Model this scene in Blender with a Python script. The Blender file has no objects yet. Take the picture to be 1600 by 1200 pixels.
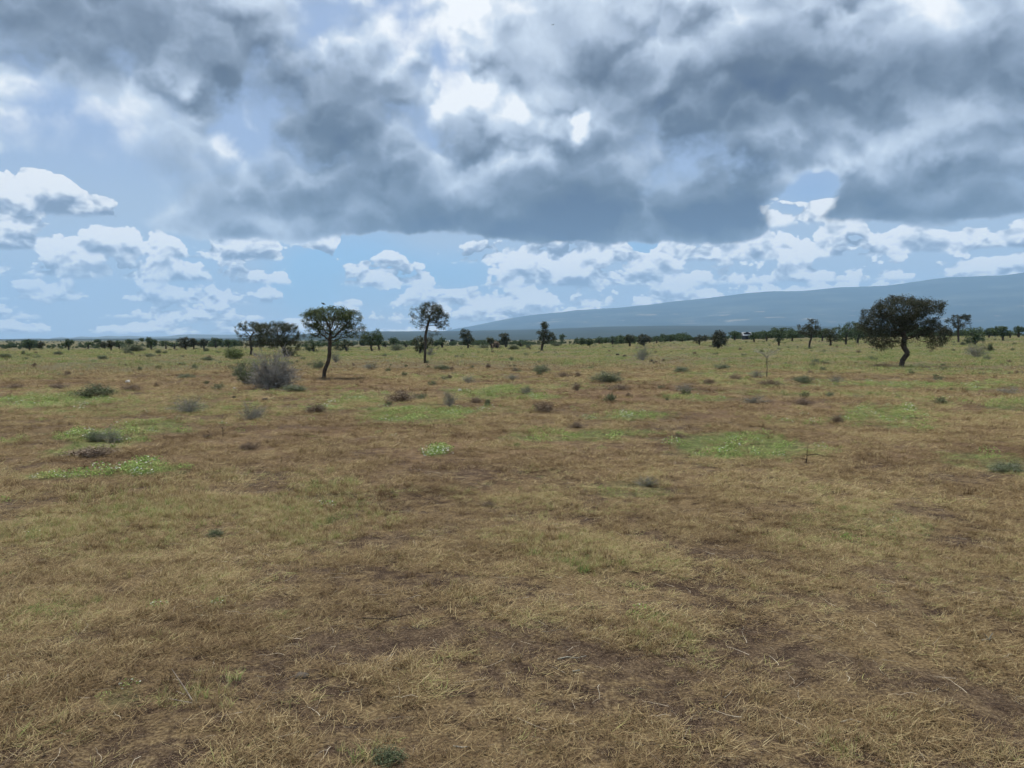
import bpy, math, random
import numpy as np
from mathutils import Vector, Matrix, noise as mn

# ------------------------------------------------------------------ camera
SC = bpy.context.scene
COL = SC.collection
F = 1210.0            # focal length in photo pixels (1600 wide)
HY = 531.0            # image row of the level horizon
EYE = 1.7
PITCH = math.atan((600.0 - HY) / F)
cam_data = bpy.data.cameras.new("camera")
cam = bpy.data.objects.new("camera", cam_data)
COL.objects.link(cam)
cam_data.sensor_width = 36.0
cam_data.lens = 36.0 * F / 1600.0
cam_data.clip_start = 0.05
cam_data.clip_end = 80000.0
cam.location = (0, 0, EYE)
cam.rotation_euler = (math.pi / 2 - PITCH, 0, 0)
SC.camera = cam

def pix_dir(px, py):
    """Direction of sight through a photo pixel, used to read bearings off the picture."""
    u = (px - 800.0) / F
    v = (600.0 - py) / F
    cp, sp = math.cos(PITCH), math.sin(PITCH)
    d = Vector((u, cp + v * sp, -sp + v * cp))
    return d.normalized()

def pix_azel(px, py):
    d = pix_dir(px, py)
    return math.atan2(d.x, d.y), math.asin(d.z)

# ------------------------------------------------------------------ colour management
SC.view_settings.view_transform = 'Standard'
SC.view_settings.look = 'None'
SC.view_settings.exposure = 0.14
SC.view_settings.gamma = 1.0
SC.view_settings.use_curve_mapping = False
SC.cycles.use_denoising = True
SC.cycles.max_bounces = 6
SC.cycles.diffuse_bounces = 3
SC.cycles.glossy_bounces = 2
SC.cycles.transmission_bounces = 4
SC.cycles.transparent_max_bounces = 8
SC.cycles.volume_bounces = 1
SC.cycles.use_adaptive_sampling = True
SC.cycles.adaptive_threshold = 0.03

# ------------------------------------------------------------------ tiny node language
class NB:
    def __init__(self, tree):
        self.t = tree
    def new(self, kind, **kw):
        n = self.t.nodes.new(kind)
        for k, v in kw.items():
            setattr(n, k, v)
        return n
    def put(self, sock, v):
        if isinstance(v, bpy.types.NodeSocket):
            self.t.links.new(v, sock)
        elif v is not None:
            sock.default_value = v
    def m(self, op, a, b=None, c=None, clamp=False):
        n = self.new('ShaderNodeMath', operation=op, use_clamp=clamp)
        self.put(n.inputs[0], a)
        if b is not None: self.put(n.inputs[1], b)
        if c is not None: self.put(n.inputs[2], c)
        return n.outputs[0]
    def add(self, a, b): return self.m('ADD', a, b)
    def sub(self, a, b): return self.m('SUBTRACT', a, b)
    def mul(self, a, b): return self.m('MULTIPLY', a, b)
    def mad(self, a, b, c): return self.m('MULTIPLY_ADD', a, b, c)
    def v(self, op, a, b=None, out=0):
        n = self.new('ShaderNodeVectorMath', operation=op)
        self.put(n.inputs[0], a)
        if b is not None: self.put(n.inputs[1], b)
        return n.outputs[out]
    def vscale(self, a, s):
        n = self.new('ShaderNodeVectorMath', operation='SCALE')
        self.put(n.inputs[0], a); self.put(n.inputs['Scale'], s)
        return n.outputs[0]
    def xyz(self, x, y, z):
        n = self.new('ShaderNodeCombineXYZ')
        for i, q in enumerate((x, y, z)): self.put(n.inputs[i], q)
        return n.outputs[0]
    def sep(self, a):
        n = self.new('ShaderNodeSeparateXYZ'); self.put(n.inputs[0], a)
        return n.outputs[0], n.outputs[1], n.outputs[2]
    def noise(self, vec, scale, detail=4, rough=0.55, lac=2.0, dist=0.0, out=0, w=None, typ='FBM'):
        n = self.new('ShaderNodeTexNoise')
        n.noise_type = typ
        self.put(n.inputs['Vector'], vec)
        n.inputs['Scale'].default_value = scale
        n.inputs['Detail'].default_value = detail
        n.inputs['Roughness'].default_value = rough
        n.inputs['Lacunarity'].default_value = lac
        n.inputs['Distortion'].default_value = dist
        return n.outputs[out]
    def ss(self, x, a, b, lo=0.0, hi=1.0, typ='SMOOTHSTEP'):
        n = self.new('ShaderNodeMapRange', interpolation_type=typ)
        self.put(n.inputs['Value'], x)
        self.put(n.inputs['From Min'], a); self.put(n.inputs['From Max'], b)
        self.put(n.inputs['To Min'], lo); self.put(n.inputs['To Max'], hi)
        return n.outputs[0]
    def mix(self, f, a, b):
        n = self.new('ShaderNodeMix', data_type='RGBA')
        self.put(n.inputs[0], f)
        for s, q in ((n.inputs[6], a), (n.inputs[7], b)):
            if isinstance(q, tuple) and len(q) == 3: q = q + (1.0,)
            self.put(s, q)
        return n.outputs[2]
    def ramp(self, f, stops, interp='LINEAR'):
        n = self.new('ShaderNodeValToRGB')
        n.color_ramp.interpolation = interp
        e = n.color_ramp.elements
        while len(e) > 1: e.remove(e[-1])
        for i, (p, c) in enumerate(stops):
            if i == 0: el = e[0]; el.position = p
            else: el = e.new(p)
            el.color = (c[0], c[1], c[2], 1.0)
        self.put(n.inputs[0], f)
        return n.outputs[0]

def lin(r, g, b):
    f = lambda c: ((c / 255.0 + 0.055) / 1.055) ** 2.4 if c > 10 else c / 255.0 / 12.92
    return (f(r), f(g), f(b))

# ------------------------------------------------------------------ world: clear sky with a cloud deck
SUN_EL, SUN_AZ = math.radians(72), math.radians(-35)    # azimuth from +Y towards +X
world = bpy.data.worlds.new("World")
SC.world = world
world.use_nodes = True
wt = world.node_tree
wt.nodes.clear()
W = NB(wt)
sky = W.new('ShaderNodeTexSky', sky_type='NISHITA')
sky.sun_disc = False
sky.sun_elevation = SUN_EL
sky.sun_rotation = SUN_AZ
sky.air_density = 1.0
sky.dust_density = 0.3
sky.ozone_density = 2.0
D = W.new('ShaderNodeTexCoord').outputs['Generated']
D = W.v('NORMALIZE', D)
dx, dy, dz = W.sep(D)
w1 = W.v('SUBTRACT', W.noise(D, 5.0, 2, 0.5, out=1), (0.5, 0.5, 0.5))
w2 = W.v('SUBTRACT', W.noise(D, 22.0, 3, 0.62, out=1), (0.5, 0.5, 0.5))
warp = W.v('ADD', W.v('MULTIPLY', w1, (0.13, 0.05, 0.0)), W.v('MULTIPLY', w2, (0.035, 0.022, 0.0)))
AE0 = W.xyz(W.m('ARCTAN2', dx, dy), W.m('ARCSINE', dz), 0.0)
AE = W.v('ADD', AE0, warp)
AEs = W.v('ADD', AE0, W.v('MULTIPLY', w2, (0.02, 0.010, 0.0)))
_, EL, _ = W.sep(AE)
_, ELs, _ = W.sep(AEs)
_, EL0, _ = W.sep(AE0)

def blobs(P, lst, start=0.0):
    acc = start
    for (px, py, rx, ry, amp) in lst:
        az, el = pix_azel(px, py)
        k = math.cos(az)
        a = W.v('SUBTRACT', P, (az, el, 0.0))
        a = W.v('MULTIPLY', a, (F / rx / k ** 1.0, F / ry, 0.0))
        d2 = W.v('DOT_PRODUCT', a, a, out=1)
        g = W.m('MULTIPLY_ADD', d2, -0.30, 1.0, clamp=True)
        g = W.m('MULTIPLY', g, g)
        acc = W.mad(g, amp, acc)
    return acc

# far cumulus, seen edge on towards the horizon
def puffs(vec, scale, detail=2.0, rough=0.5, dims='2D'):
    n = W.new('ShaderNodeTexVoronoi', feature='F1', voronoi_dimensions=dims)
    W.put(n.inputs['Vector'], vec)
    n.inputs['Scale'].default_value = scale
    n.inputs['Detail'].default_value = detail
    n.inputs['Roughness'].default_value = rough
    n.inputs['Lacunarity'].default_value = 2.1
    d = n.outputs['Distance']
    return W.m('SUBTRACT', 1.0, W.mul(d, d))
def noise2(vec, scale, detail, rough):
    n = W.new('ShaderNodeTexNoise', noise_dimensions='2D')
    W.put(n.inputs['Vector'], vec)
    n.inputs['Scale'].default_value = scale
    n.inputs['Detail'].default_value = detail
    n.inputs['Roughness'].default_value = rough
    return n.outputs[0]
def up(vec, dz_): return W.v('ADD', vec, (0.0, 0.0, dz_))
# unrolled ring coordinates: bearing round the ring, height as its radius
hdir = W.v('NORMALIZE', W.xyz(dx, dy, 0.0))
ring0 = W.mad(W.m('POWER', W.m('MAXIMUM', EL0, 0.0), 0.72), -0.92, 1.0)
wxy = W.v('MULTIPLY', W.v('ADD', W.vscale(w2, 0.022), W.vscale(w1, 0.03)), (1, 1, 0))
def ring(off):
    return W.v('ADD', W.vscale(hdir, W.sub(ring0, off)), wxy)
R1, R2 = ring(0.0), ring(0.016)
def cumulus(vec):
    f = noise2(vec, 7.0, 4, 0.58)
    p = puffs(vec, 17.0, 3.0, 0.6)
    return W.mad(p, 0.30, W.mad(f, 0.9, -0.14))
cum = cumulus(R1)
lit = W.sub(cum, cumulus(R2))
cum_bias = blobs(AEs, [
    (20, 300, 95, 50, .62), (120, 335, 90, 36, .50), (110, 405, 170, 30, .22), (395, 405, 75, 34, .28), (235, 395, 60, 30, .15),
    (510, 368, 45, 18, .5), (600, 425, 60, 32, .32), (790, 400, 100, 26, .30), (1000, 425, 260, 36, .34), (1000, 460, 240, 20, .35),
    (1262, 335, 66, 44, 1.2), (1400, 400, 300, 36, .5), (1380, 425, 300, 20, .45), (900, 465, 260, 20, .22), (180, 467, 25, 8, .3), (120, 450, 260, 60, .36), (360, 440, 90, 30, .3), (150, 512, 300, 20, .3), (1550, 400, 160, 24, .2),
    (640, 470, 110, 18, .14), (300, 475, 130, 20, .07), (60, 510, 200, 18, .04),
    (560, 385, 30, 20, -.55), (650, 395, 34, 26, -.45), (730, 433, 44, 14, -.45), (470, 430, 32, 36, -.55),
    (1003, 387, 24, 14, -.62), (545, 462, 70, 14, -.50), (450, 488, 110, 11, -.36), (300, 412, 24, 30, -.30),
    (700, 447, 50, 12, -.35), (1266, 286, 40, 20, -1.35), (90, 482, 60, 7, -.2)], 0.0)
lift = W.mul(W.sub(cum, 0.5), 0.10)
def far_banks(under):
    col = under
    rows = [  # base row, full height in rows, bearing frequency, general cover, light
        (524, 28, 34.0, 1.25, .74), (505, 36, 25.0, 1.10, .76), (482, 44, 19.0, .92, .79), (452, 50, 14.0, .70, .81), (417, 58, 10.5, .46, .82), (370, 92, 7.0, -.40, .80)]
    for i, (yb, hpx, fr, cov, lt) in enumerate(rows):
        base = (HY - yb) / F; hgt = hpx / F
        n = W.noise(W.v('ADD', W.vscale(hdir, fr), (0.0, 0.0, 3.7 * i)), 1.0, 3, 0.55)
        t = W.mad(W.sub(n, 0.5), 3.6, W.mad(cum_bias, 2.6, cov))
        t = W.m('MINIMUM', t, 1.15)
        top = W.mad(t, hgt, W.mul(lift, 0.35 + hpx / 80.0))
        hh_ = W.sub(ELs, base)
        al = W.mul(W.ss(W.sub(top, hh_), 0.0, 0.0035 + hgt * .05), W.ss(W.mad(lift, 0.10, hh_), -0.0012, 0.0022 + hgt * .06))
        rel = W.ss(W.m('DIVIDE', hh_, W.m('MAXIMUM', top, 0.008)), -0.1, 0.9)
        br_ = W.mad(rel, 0.27, W.mad(lit, 2.4, lt - 0.12))
        br_ = W.add(br_, clb)
        cc = W.ramp(br_, [(0.30, lin(120, 132, 154)), (0.52, lin(156, 168, 188)), (0.70, lin(200, 208, 220)), (0.86, lin(238, 241, 245)), (0.98, lin(255, 255, 255))])
        col = W.mix(al, col, cc)
    return col
clb = blobs(AE0, [(900, 430, 420, 60, .06), (1260, 320, 60, 60, .22), (200, 400, 260, 90, -.05), (1330, 395, 200, 26, .06), (1140, 382, 110, 12, -.22),
                  (840, 378, 90, 10, -.2)], 0.0)
# the heavy deck overhead
s_d = (1, 1, 1.35)
ba = W.noise(W.v('MULTIPLY', D, s_d), 3.6, 3, 0.5)
bz = W.noise(W.v('MULTIPLY', up(D, 0.03), s_d), 3.6, 3, 0.5)
Dv = W.v('ADD', D, W.v('ADD', W.vscale(w2, 0.05), W.vscale(w1, 0.10)))
Dv = W.v('MULTIPLY', Dv, s_d)
pa, pz = puffs(Dv, 5.2, 2.0, 0.5, '3D'), puffs(up(Dv, 0.024), 5.2, 2.0, 0.5, '3D')
bc = W.noise(W.v('MULTIPLY', D, (1, 1, 1.5)), 11.0, 6, 0.60, dist=0.35)
deck_t = blobs(AE, [
    (130, 250, 130, 66, -.62), (20, 330, 130, 50, -.9), (220, 320, 60, 30, -.25), (60, 200, 130, 40, -.15),
    (560, 375, 40, 14, -.5), (1265, 290, 34, 20, -.85), (1252, 325, 40, 28, -.75), (1232, 360, 40, 14, -.5),
    (1010, 385, 40, 10, -.3), (715, 110, 20, 34, -.25), (820, 30, 50, 22, -.20),
    (350, 362, 170, 18, .28), (560, 345, 160, 20, .25), (820, 362, 160, 22, .30), (1120, 365, 130, 16, .25),
    (1480, 352, 160, 26, .30)], 0.0)
deck_base = W.ss(EL, math.radians(6.5), math.radians(8.2), -0.55, 0.62)
deck_d = W.add(W.add(deck_t, deck_base), W.mad(W.sub(pa, 0.6), 0.45, W.mad(W.sub(bc, 0.5), 0.5, W.mul(W.sub(ba, 0.5), 0.5))))
deck_a = W.ss(deck_d, -0.06, 0.30)
br = blobs(AE, [
    # dark bellies
    (300, 80, 220, 70, -.11), (390, 210, 130, 80, -.13), (560, 215, 120, 90, -.10), (420, 330, 190, 34, -.10),
    (640, 300, 120, 26, -.14), (680, 352, 120, 22, -.16), (1030, 340, 200, 42, -.34), (1130, 290, 90, 60, -.20), (1000, 290, 160, 50, -.08), (640, 230, 100, 60, -.06),
    (900, 300, 90, 60, -.08), (1070, 190, 160, 60, -.12), (1250, 150, 160, 60, -.10), (1460, 335, 190, 42, -.24),
    (1400, 120, 200, 40, -.08), (1250, 215, 80, 30, -.04), (950, 110, 130, 40, -.05), (60, 60, 120, 60, -.03), (1580, 120, 120, 70, -.06),
    # thin or sunlit parts
    (255, 125, 60, 34, .16), (285, 165, 26, 30, .20), (372, 215, 34, 34, .20), (130, 230, 150, 60, .06),
    (690, 60, 70, 50, .12), (702, 172, 22, 34, .30), (735, 150, 22, 24, .20), (716, 112, 14, 24, .22), (745, 70, 40, 30, .12), (850, 190, 55, 50, .13), (790, 220, 40, 40, .08), (896, 207, 11, 20, .45), (780, 290, 60, 80, .05),
    (980, 40, 220, 34, .03), (1250, 285, 50, 20, .32), (1215, 230, 30, 30, .2), (1420, 225, 110, 44, .08),
    (1560, 160, 100, 30, .05), (560, 70, 120, 50, .02), (1000, 250, 70, 24, .07), (1300, 20, 150, 20, .04), (900, 350, 60, 14, -.05)],
    0.56)
liteness = W.ss(br, 0.42, 0.72, 0.45, 1.0)
shade = W.mad(W.mul(W.sub(pa, pz), liteness), 0.95, W.mad(W.sub(ba, bz), 0.8, W.mad(W.sub(bc, 0.5), 0.19, W.mul(W.sub(ba, 0.5), 0.30))))
b = W.add(br, shade)
b = W.mad(W.ss(deck_d, 0.55, 0.0), 0.16, b)       # thin edges let light through
deck_c = W.ramp(b, [(0.18, lin(54, 64, 94)), (0.34, lin(84, 94, 112)), (0.48, lin(126, 138, 157)), (0.62, lin(168, 181, 200)),
                    (0.78, lin(205, 217, 232)), (0.94, lin(250, 252, 254))])
# thin blue-grey veil behind the deck
veil = W.ss(EL0, math.radians(5.5), math.radians(13.0))
veil = W.mul(veil, 0.85)
veil = W.add(veil, W.mul(W.noise(D, 6.0, 2, 0.6), 0.1))
clear = W.vscale(sky.outputs[0], 0.10)
clear = W.v('MULTIPLY', clear, (0.78, 0.95, 1.12))
c1 = W.mix(veil, clear, lin(160, 180, 214))
hz = W.ss(EL0, math.radians(9.0), math.radians(1.0), 0.0, 0.85)
c1 = W.mix(hz, c1, W.mix(W.ss(EL0, math.radians(6.5), math.radians(0.5)), lin(105, 172, 226), lin(160, 192, 220)))
blue = blobs(AEs, [(560, 400, 70, 40, .8), (700, 430, 90, 30, .7), (470, 440, 50, 50, .8), (560, 470, 90, 20, .5), (1003, 387, 40, 20, .8), (1268, 288, 50, 30, .9), (300, 410, 40, 30, .3)], 0.0)
pale = W.m('MULTIPLY', W.m('SUBTRACT', 0.85, blue, clamp=True), W.ss(EL0, math.radians(14.0), math.radians(8.0)))
c1 = W.mix(pale, c1, lin(178, 194, 214))
c2 = far_banks(c1)
c2 = W.vscale(c2, W.ss(EL0, math.radians(10.0), math.radians(1.0), 1.0, 1.25))
c3 = W.mix(deck_a, c2, deck_c)
bg = W.new('ShaderNodeBackground')
W.put(bg.inputs['Color'], c3)
bg.inputs['Strength'].default_value = 1.0
wo = W.new('ShaderNodeOutputWorld')
wt.links.new(bg.outputs[0], wo.inputs['Surface'])
try:
    world.cycles.sampling_method = 'MANUAL'
    world.cycles.sample_map_resolution = 512
except Exception:
    pass

# ------------------------------------------------------------------ sun (behind broken cloud: soft)
sun_data = bpy.data.lights.new("sun", 'SUN')
sun_data.energy = 4.2
sun_data.angle = math.radians(5)
sun_data.color = (1.0, 0.97, 0.92)
sun = bpy.data.objects.new("sun", sun_data)
COL.objects.link(sun)
sd = Vector((math.sin(SUN_AZ) * math.cos(SUN_EL), math.cos(SUN_AZ) * math.cos(SUN_EL), math.sin(SUN_EL)))
sun.rotation_euler = (-sd).to_track_quat('-Z', 'Y').to_euler()
sun.location = sd * 300.0

# ------------------------------------------------------------------ helpers
RNG = np.random.default_rng(11)
random.seed(5)

def material(name, rough=0.9, spec=0.2):
    m = bpy.data.materials.new(name)
    m.use_nodes = True
    t = m.node_tree
    p = t.nodes['Principled BSDF']
    p.inputs['Roughness'].default_value = rough
    p.inputs['Specular IOR Level'].default_value = spec
    return m, NB(t), p

def mesh_np(name, verts, faces, mat=None, smooth=False):
    """faces: int array (n, 3) or (n, 4)"""
    me = bpy.data.meshes.new(name)
    verts = np.asarray(verts, dtype=np.float32); faces = np.asarray(faces, dtype=np.int32)
    nv, (nf, k) = len(verts), faces.shape
    me.vertices.add(nv); me.vertices.foreach_set('co', verts.ravel())
    me.loops.add(nf * k); me.loops.foreach_set('vertex_index', faces.ravel())
    me.polygons.add(nf)
    me.polygons.foreach_set('loop_start', np.arange(0, nf * k, k, dtype=np.int32))
    try:
        me.polygons.foreach_set('loop_total', np.full(nf, k, dtype=np.int32))
    except Exception:
        pass
    me.update(calc_edges=True)
    me.polygons.foreach_set('use_smooth', np.full(nf, bool(smooth)))
    if mat: me.materials.append(mat)
    return me

def link(name, data, parent=None, loc=None):
    o = bpy.data.objects.new(name, data)
    COL.objects.link(o)
    if parent is not None: o.parent = parent
    if loc is not None: o.location = loc
    return o

def tag(o, label, cat, group=None):
    o['label'] = label; o['category'] = cat
    if group: o['group'] = group
    return o

def hash2(ix, iy, seed):
    h = (ix.astype(np.int64) * 374761393 + iy.astype(np.int64) * 668265263 + seed * 1442695041) & 0xffffffff
    h = ((h ^ (h >> 13)) * 1274126177) & 0xffffffff
    h = (h ^ (h >> 16)) & 0xffffffff
    return h.astype(np.float64) / 4294967295.0

def vnoise(x, y, seed=0):
    ix, iy = np.floor(x), np.floor(y)
    fx, fy = x - ix, y - iy
    fx = fx * fx * (3 - 2 * fx); fy = fy * fy * (3 - 2 * fy)
    a = hash2(ix, iy, seed); b_ = hash2(ix + 1, iy, seed)
    c = hash2(ix, iy + 1, seed); d = hash2(ix + 1, iy + 1, seed)
    return (a * (1 - fx) + b_ * fx) * (1 - fy) + (c * (1 - fx) + d * fx) * fy

def fbm(x, y, size, octaves=4, seed=0, gain=0.5):
    x = np.asarray(x, float) / size; y = np.asarray(y, float) / size
    s, a, tot = 0.0, 1.0, 0.0
    for i in range(octaves):
        s = s + a * vnoise(x * 2 ** i + 13.7 * i, y * 2 ** i - 7.1 * i, seed + i)
        tot += a; a *= gain
    return s / tot

def sst(x, a, b_):
    t = np.clip((np.asarray(x, float) - a) / (b_ - a), 0, 1)
    return t * t * (3 - 2 * t)

# ------------------------------------------------------------------ the lie of the land
def gz(x, y):
    """Large-scale height: level plain that swells gently to the right beyond 50 m."""
    x = np.asarray(x, float); y = np.asarray(y, float)
    r = np.hypot(x, y)
    rise = 2.55 * sst(x, -20, 105) * sst(r, 45, 215) * (1 - sst(r, 1500, 3000))
    dip = -0.35 * sst(-x, 20, 90) * sst(r, 60, 200)
    und = (fbm(x, y, 30.0, 2, 90) - 0.5) * 0.34 * sst(r, 12, 50) * (1 - sst(r, 170, 260))
    return rise + dip + und

def micro(x, y):
    r = np.hypot(x, y)
    f = 1 - sst(r, 45, 90)
    return ((fbm(x, y, 1.3, 3, 21) - 0.5) * 0.085 + (fbm(x, y, 0.28, 2, 33) - 0.5) * 0.030 * (1 - sst(r, 12, 25))) * f

def gh(x, y):
    return gz(x, y) + micro(x, y)

def ground_at(px, py, rmax=400.0):
    """Where the ground lies along a bearing read from the photo."""
    d = pix_dir(px, py)
    t, step = 1.0, 0.25
    prev = 0
    while t < rmax * 1.2:
        p = Vector((0, 0, EYE)) + d * t
        if p.z < float(gz(p.x, p.y)):
            a, c = prev, t
            for _ in range(20):
                mid = (a + c) / 2
                q = Vector((0, 0, EYE)) + d * mid
                if q.z < float(gz(q.x, q.y)): c = mid
                else: a = mid
            return q.x, q.y
        prev = t; t += step; step *= 1.02
    p = d * rmax
    return p.x, p.y

def at_dist(px, dist):
    """Ground point on the bearing of a photo column at a chosen distance."""
    d = pix_dir(px, HY)
    return d.x * dist, d.y * dist

# where plants of each kind grow: centre pixel and half sizes, turned into ellipses on the ground
def ground_ellipse(px, py, rx, ry):
    x0, y0 = ground_at(px, py)
    x1, y1 = ground_at(px, min(py + ry, 1190)); x2, y2 = ground_at(px, max(py - ry, 541))
    half = abs(math.hypot(x2, y2) - math.hypot(x1, y1)) / 2
    r = math.hypot(x0, y0)
    return (x0, y0, rx * r / F, max(half, 0.12), math.atan2(x0, y0))

def field(ells, x, y, soft=0.45, seed=50):
    """0..1 coverage by a list of ground ellipses with ragged edges."""
    out = np.zeros_like(np.asarray(x, float))
    rag = (fbm(x, y, 1.1, 3, seed) - 0.5) * 1.9 + (fbm(x, y, .35, 2, seed + 5) - 0.5) * .6
    for (cx, cy, a, b_, az, amp) in ells:
        ddx, ddy = x - cx, y - cy
        ca_, sa_ = math.cos(az), math.sin(az)
        u = (ddx * ca_ - ddy * sa_) / a
        v = (ddx * sa_ + ddy * ca_) / b_
        d = np.sqrt(u * u + v * v) + rag
        out = np.maximum(out, amp * (1 - sst(d, 1 - soft, 1 + soft)))
    return out

GREEN = [ground_ellipse(*e[:4]) + (e[4],) for e in [
    (60, 628, 75, 10, 1.0), (125, 740, 62, 12, .85), (225, 732, 40, 12, .8), (150, 683, 55, 14, .9), (240, 664, 50, 9, .8),
    (640, 645, 75, 11, 1.0), (560, 622, 50, 7, .8), (780, 613, 65, 8, .9), (990, 648, 62, 9, .9), (920, 680, 110, 11, .85),
    (1130, 695, 115, 17, 1.0), (1385, 648, 55, 15, .9), (1090, 622, 50, 5, .7), (1450, 602, 90, 5, .8), (1300, 600, 60, 5, .55), (1580, 632, 35, 8, .8),
    (1110, 585, 70, 6, .6), (1170, 598, 60, 6, .5), (180, 640, 70, 9, .4), (300, 640, 70, 8, .35),
    (500, 780, 50, 24, .2), (1000, 765, 60, 14, .35), (900, 880, 50, 14, .2), (190, 800, 80, 20, .25),
    (230, 945, 26, 14, .4), (340, 945, 14, 9, .5), (440, 960, 26, 12, .45), (110, 950, 40, 16, .35), (190, 1085, 22, 10, .35), (20, 690, 20, 5, .5), (1230, 660, 40, 5, .3), (500, 640, 30, 5, .4), (400, 615, 50, 5, .4), (700, 590, 80, 4, .35), (880, 605, 60, 4, .35), (1350, 615, 50, 5, .45), (1580, 600, 60, 5, .6), (30, 590, 60, 4, .3), (1200, 615, 60, 5, .5), (1450, 625, 40, 6, .35), (760, 640, 60, 6, .35),
    (1545, 722, 50, 14, .6), (680, 705, 12, 9, .7), (1360, 820, 80, 26, .22), (1010, 965, 20, 8, .2), (1440, 580, 130, 5, .5), (1250, 575, 80, 4, .5)]]
YELLOW = [ground_ellipse(*e[:4]) + (e[4],) for e in [
    (310, 1080, 50, 30, .5), (120, 1130, 50, 24, .4), (1330, 1170, 45, 22, .5), (900, 870, 70, 30, .7), (240, 800, 150, 45, .6), (500, 780, 100, 50, .6),
    (1040, 1000, 40, 18, .6), (850, 780, 120, 40, .4), (1350, 850, 160, 50, .35), (560, 1180, 60, 25, .5)]]
BARE = [ground_ellipse(*e[:4]) + (e[4],) for e in [
    (200, 985, 260, 14, .8), (650, 1000, 250, 16, .85), (1050, 1035, 280, 16, .8), (1450, 1060, 260, 22, .8), (620, 840, 130, 26, .7), (330, 830, 60, 10, .7), (100, 860, 180, 16, .55),
    (1400, 900, 240, 18, .6), (1280, 690, 60, 12, .5), (1150, 640, 140, 16, .4), (560, 960, 120, 12, .6), (1300, 940, 200, 10, .5), (1480, 700, 120, 20, .35), (1560, 1110, 60, 50, .6), (180, 1150, 60, 18, .5)]]
REDDISH = [ground_ellipse(*e[:4]) + (e[4],) for e in [
    (560, 600, 160, 8, .8), (960, 615, 160, 14, .8), (640, 690, 260, 30, .7), (330, 700, 200, 24, .5), (1250, 640, 200, 16, .7), (1480, 690, 160, 26, .6), (60, 600, 160, 10, .5), (820, 700, 160, 30, .6),
    (1100, 560, 200, 3, .3), (250, 590, 200, 5, .4)]]

# ------------------------------------------------------------------ ground
def make_ground():
    az = np.concatenate([np.linspace(-180, -50, 40), np.linspace(-48, 48, 520), np.linspace(50, 180, 40)])
    az = np.radians(az)
    rr = np.concatenate([[0.0, 0.5, 1.0, 1.5], np.geomspace(1.9, 260, 560), np.geomspace(270, 15500, 70)])
    A, Rr = np.meshgrid(az, rr)
    X, Y = Rr * np.sin(A), Rr * np.cos(A)
    Z = gh(X, Y)
    V = np.stack([X, Y, Z], -1).reshape(-1, 3)
    n, m = len(rr), len(az)
    i = np.arange((n - 1) * (m - 1)); r_, c_ = i // (m - 1), i % (m - 1)
    q = np.stack([r_ * m + c_, r_ * m + c_ + 1, (r_ + 1) * m + c_ + 1, (r_ + 1) * m + c_], -1)[:, ::-1]
    mat, N, P = material('dry_soil', 0.95, 0.1)
    me = mesh_np('ground', V, q, mat, True)
    g = field(GREEN, X, Y); ye = field(YELLOW, X, Y, seed=61); ba_ = field(BARE, X, Y, seed=71); rd = field(REDDISH, X, Y, 0.7, seed=81)
    cover = np.zeros((n * m, 4), np.float32)
    cover[:, 0] = g.ravel(); cover[:, 1] = np.clip(ba_ - ye * .5, 0, 1).ravel(); cover[:, 2] = rd.ravel(); cover[:, 3] = 1
    at = me.color_attributes.new('cover', 'FLOAT_COLOR', 'POINT')
    at.data.foreach_set('color', cover.ravel())
    o = link('ground', me); o['kind'] = 'structure'
    geo = N.new('ShaderNodeNewGeometry')
    pos = geo.outputs['Position']
    cv = N.new('ShaderNodeAttribute', attribute_name='cover')
    cr, cg, cb_ = N.sep(cv.outputs['Color'])
    dist = N.v('LENGTH', pos, out=1)
    farf = N.ss(dist, 28.0, 75.0)
    n1 = N.noise(pos, 0.55, 6, 0.6); n2 = N.noise(pos, 7.0, 6, 0.65); n3 = N.noise(pos, 55.0, 4, 0.65); n4 = N.noise(pos, 0.06, 4, 0.55)
    soil = N.ramp(n2, [(0.30, (.062, .040, .026)), (0.5, (.105, .070, .045)), (0.70, (.165, .115, .073))])
    straw = N.ramp(n3, [(0.32, (.075, .048, .026)), (0.52, (.20, .140, .070)), (0.68, (.36, .27, .135))])
    mixs = N.m('MULTIPLY', N.ss(N.add(n1, N.mul(N.sub(n2, 0.5), 0.9)), 0.36, 0.62), N.mad(cg, -0.8, 0.85))
    soil = N.mix(N.ss(n3, 0.60, 0.42), soil, N.v('MULTIPLY', soil, (.45, .43, .42)))
    crumbs = N.noise(pos, 140.0, 2, 0.5)
    soil = N.mix(N.ss(crumbs, 0.60, 0.68), soil, (.27, .20, .13))
    base = N.mix(mixs, soil, straw)
    red = N.ramp(n2, [(0.3, (.125, .070, .042)), (0.7, (.24, .150, .088))])
    base = N.mix(N.mul(cb_, 0.6), base, red)
    olive = N.ramp(N.add(n4, N.mul(N.sub(n1, 0.5), 0.8)), [(0.30, (.14, .105, .060)), (0.46, (.125, .115, .058)), (0.60, (.095, .105, .048)), (0.75, (.075, .090, .042))])
    base = N.mix(N.mul(farf, 0.85), base, olive)
    grn = N.ramp(n2, [(0.3, (.06, .085, .025)), (0.7, (.15, .19, .06))])
    base = N.mix(N.mul(cr, 0.7), base, grn)
    N.put(P.inputs['Base Color'], base)
    bp = N.new('ShaderNodeBump'); bp.inputs['Strength'].default_value = 0.9; bp.inputs['Distance'].default_value = 0.035
    N.put(bp.inputs['Height'], N.mad(n3, 0.8, n2))
    N.put(P.inputs['Normal'], bp.outputs[0])
    return o
make_ground()

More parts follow.
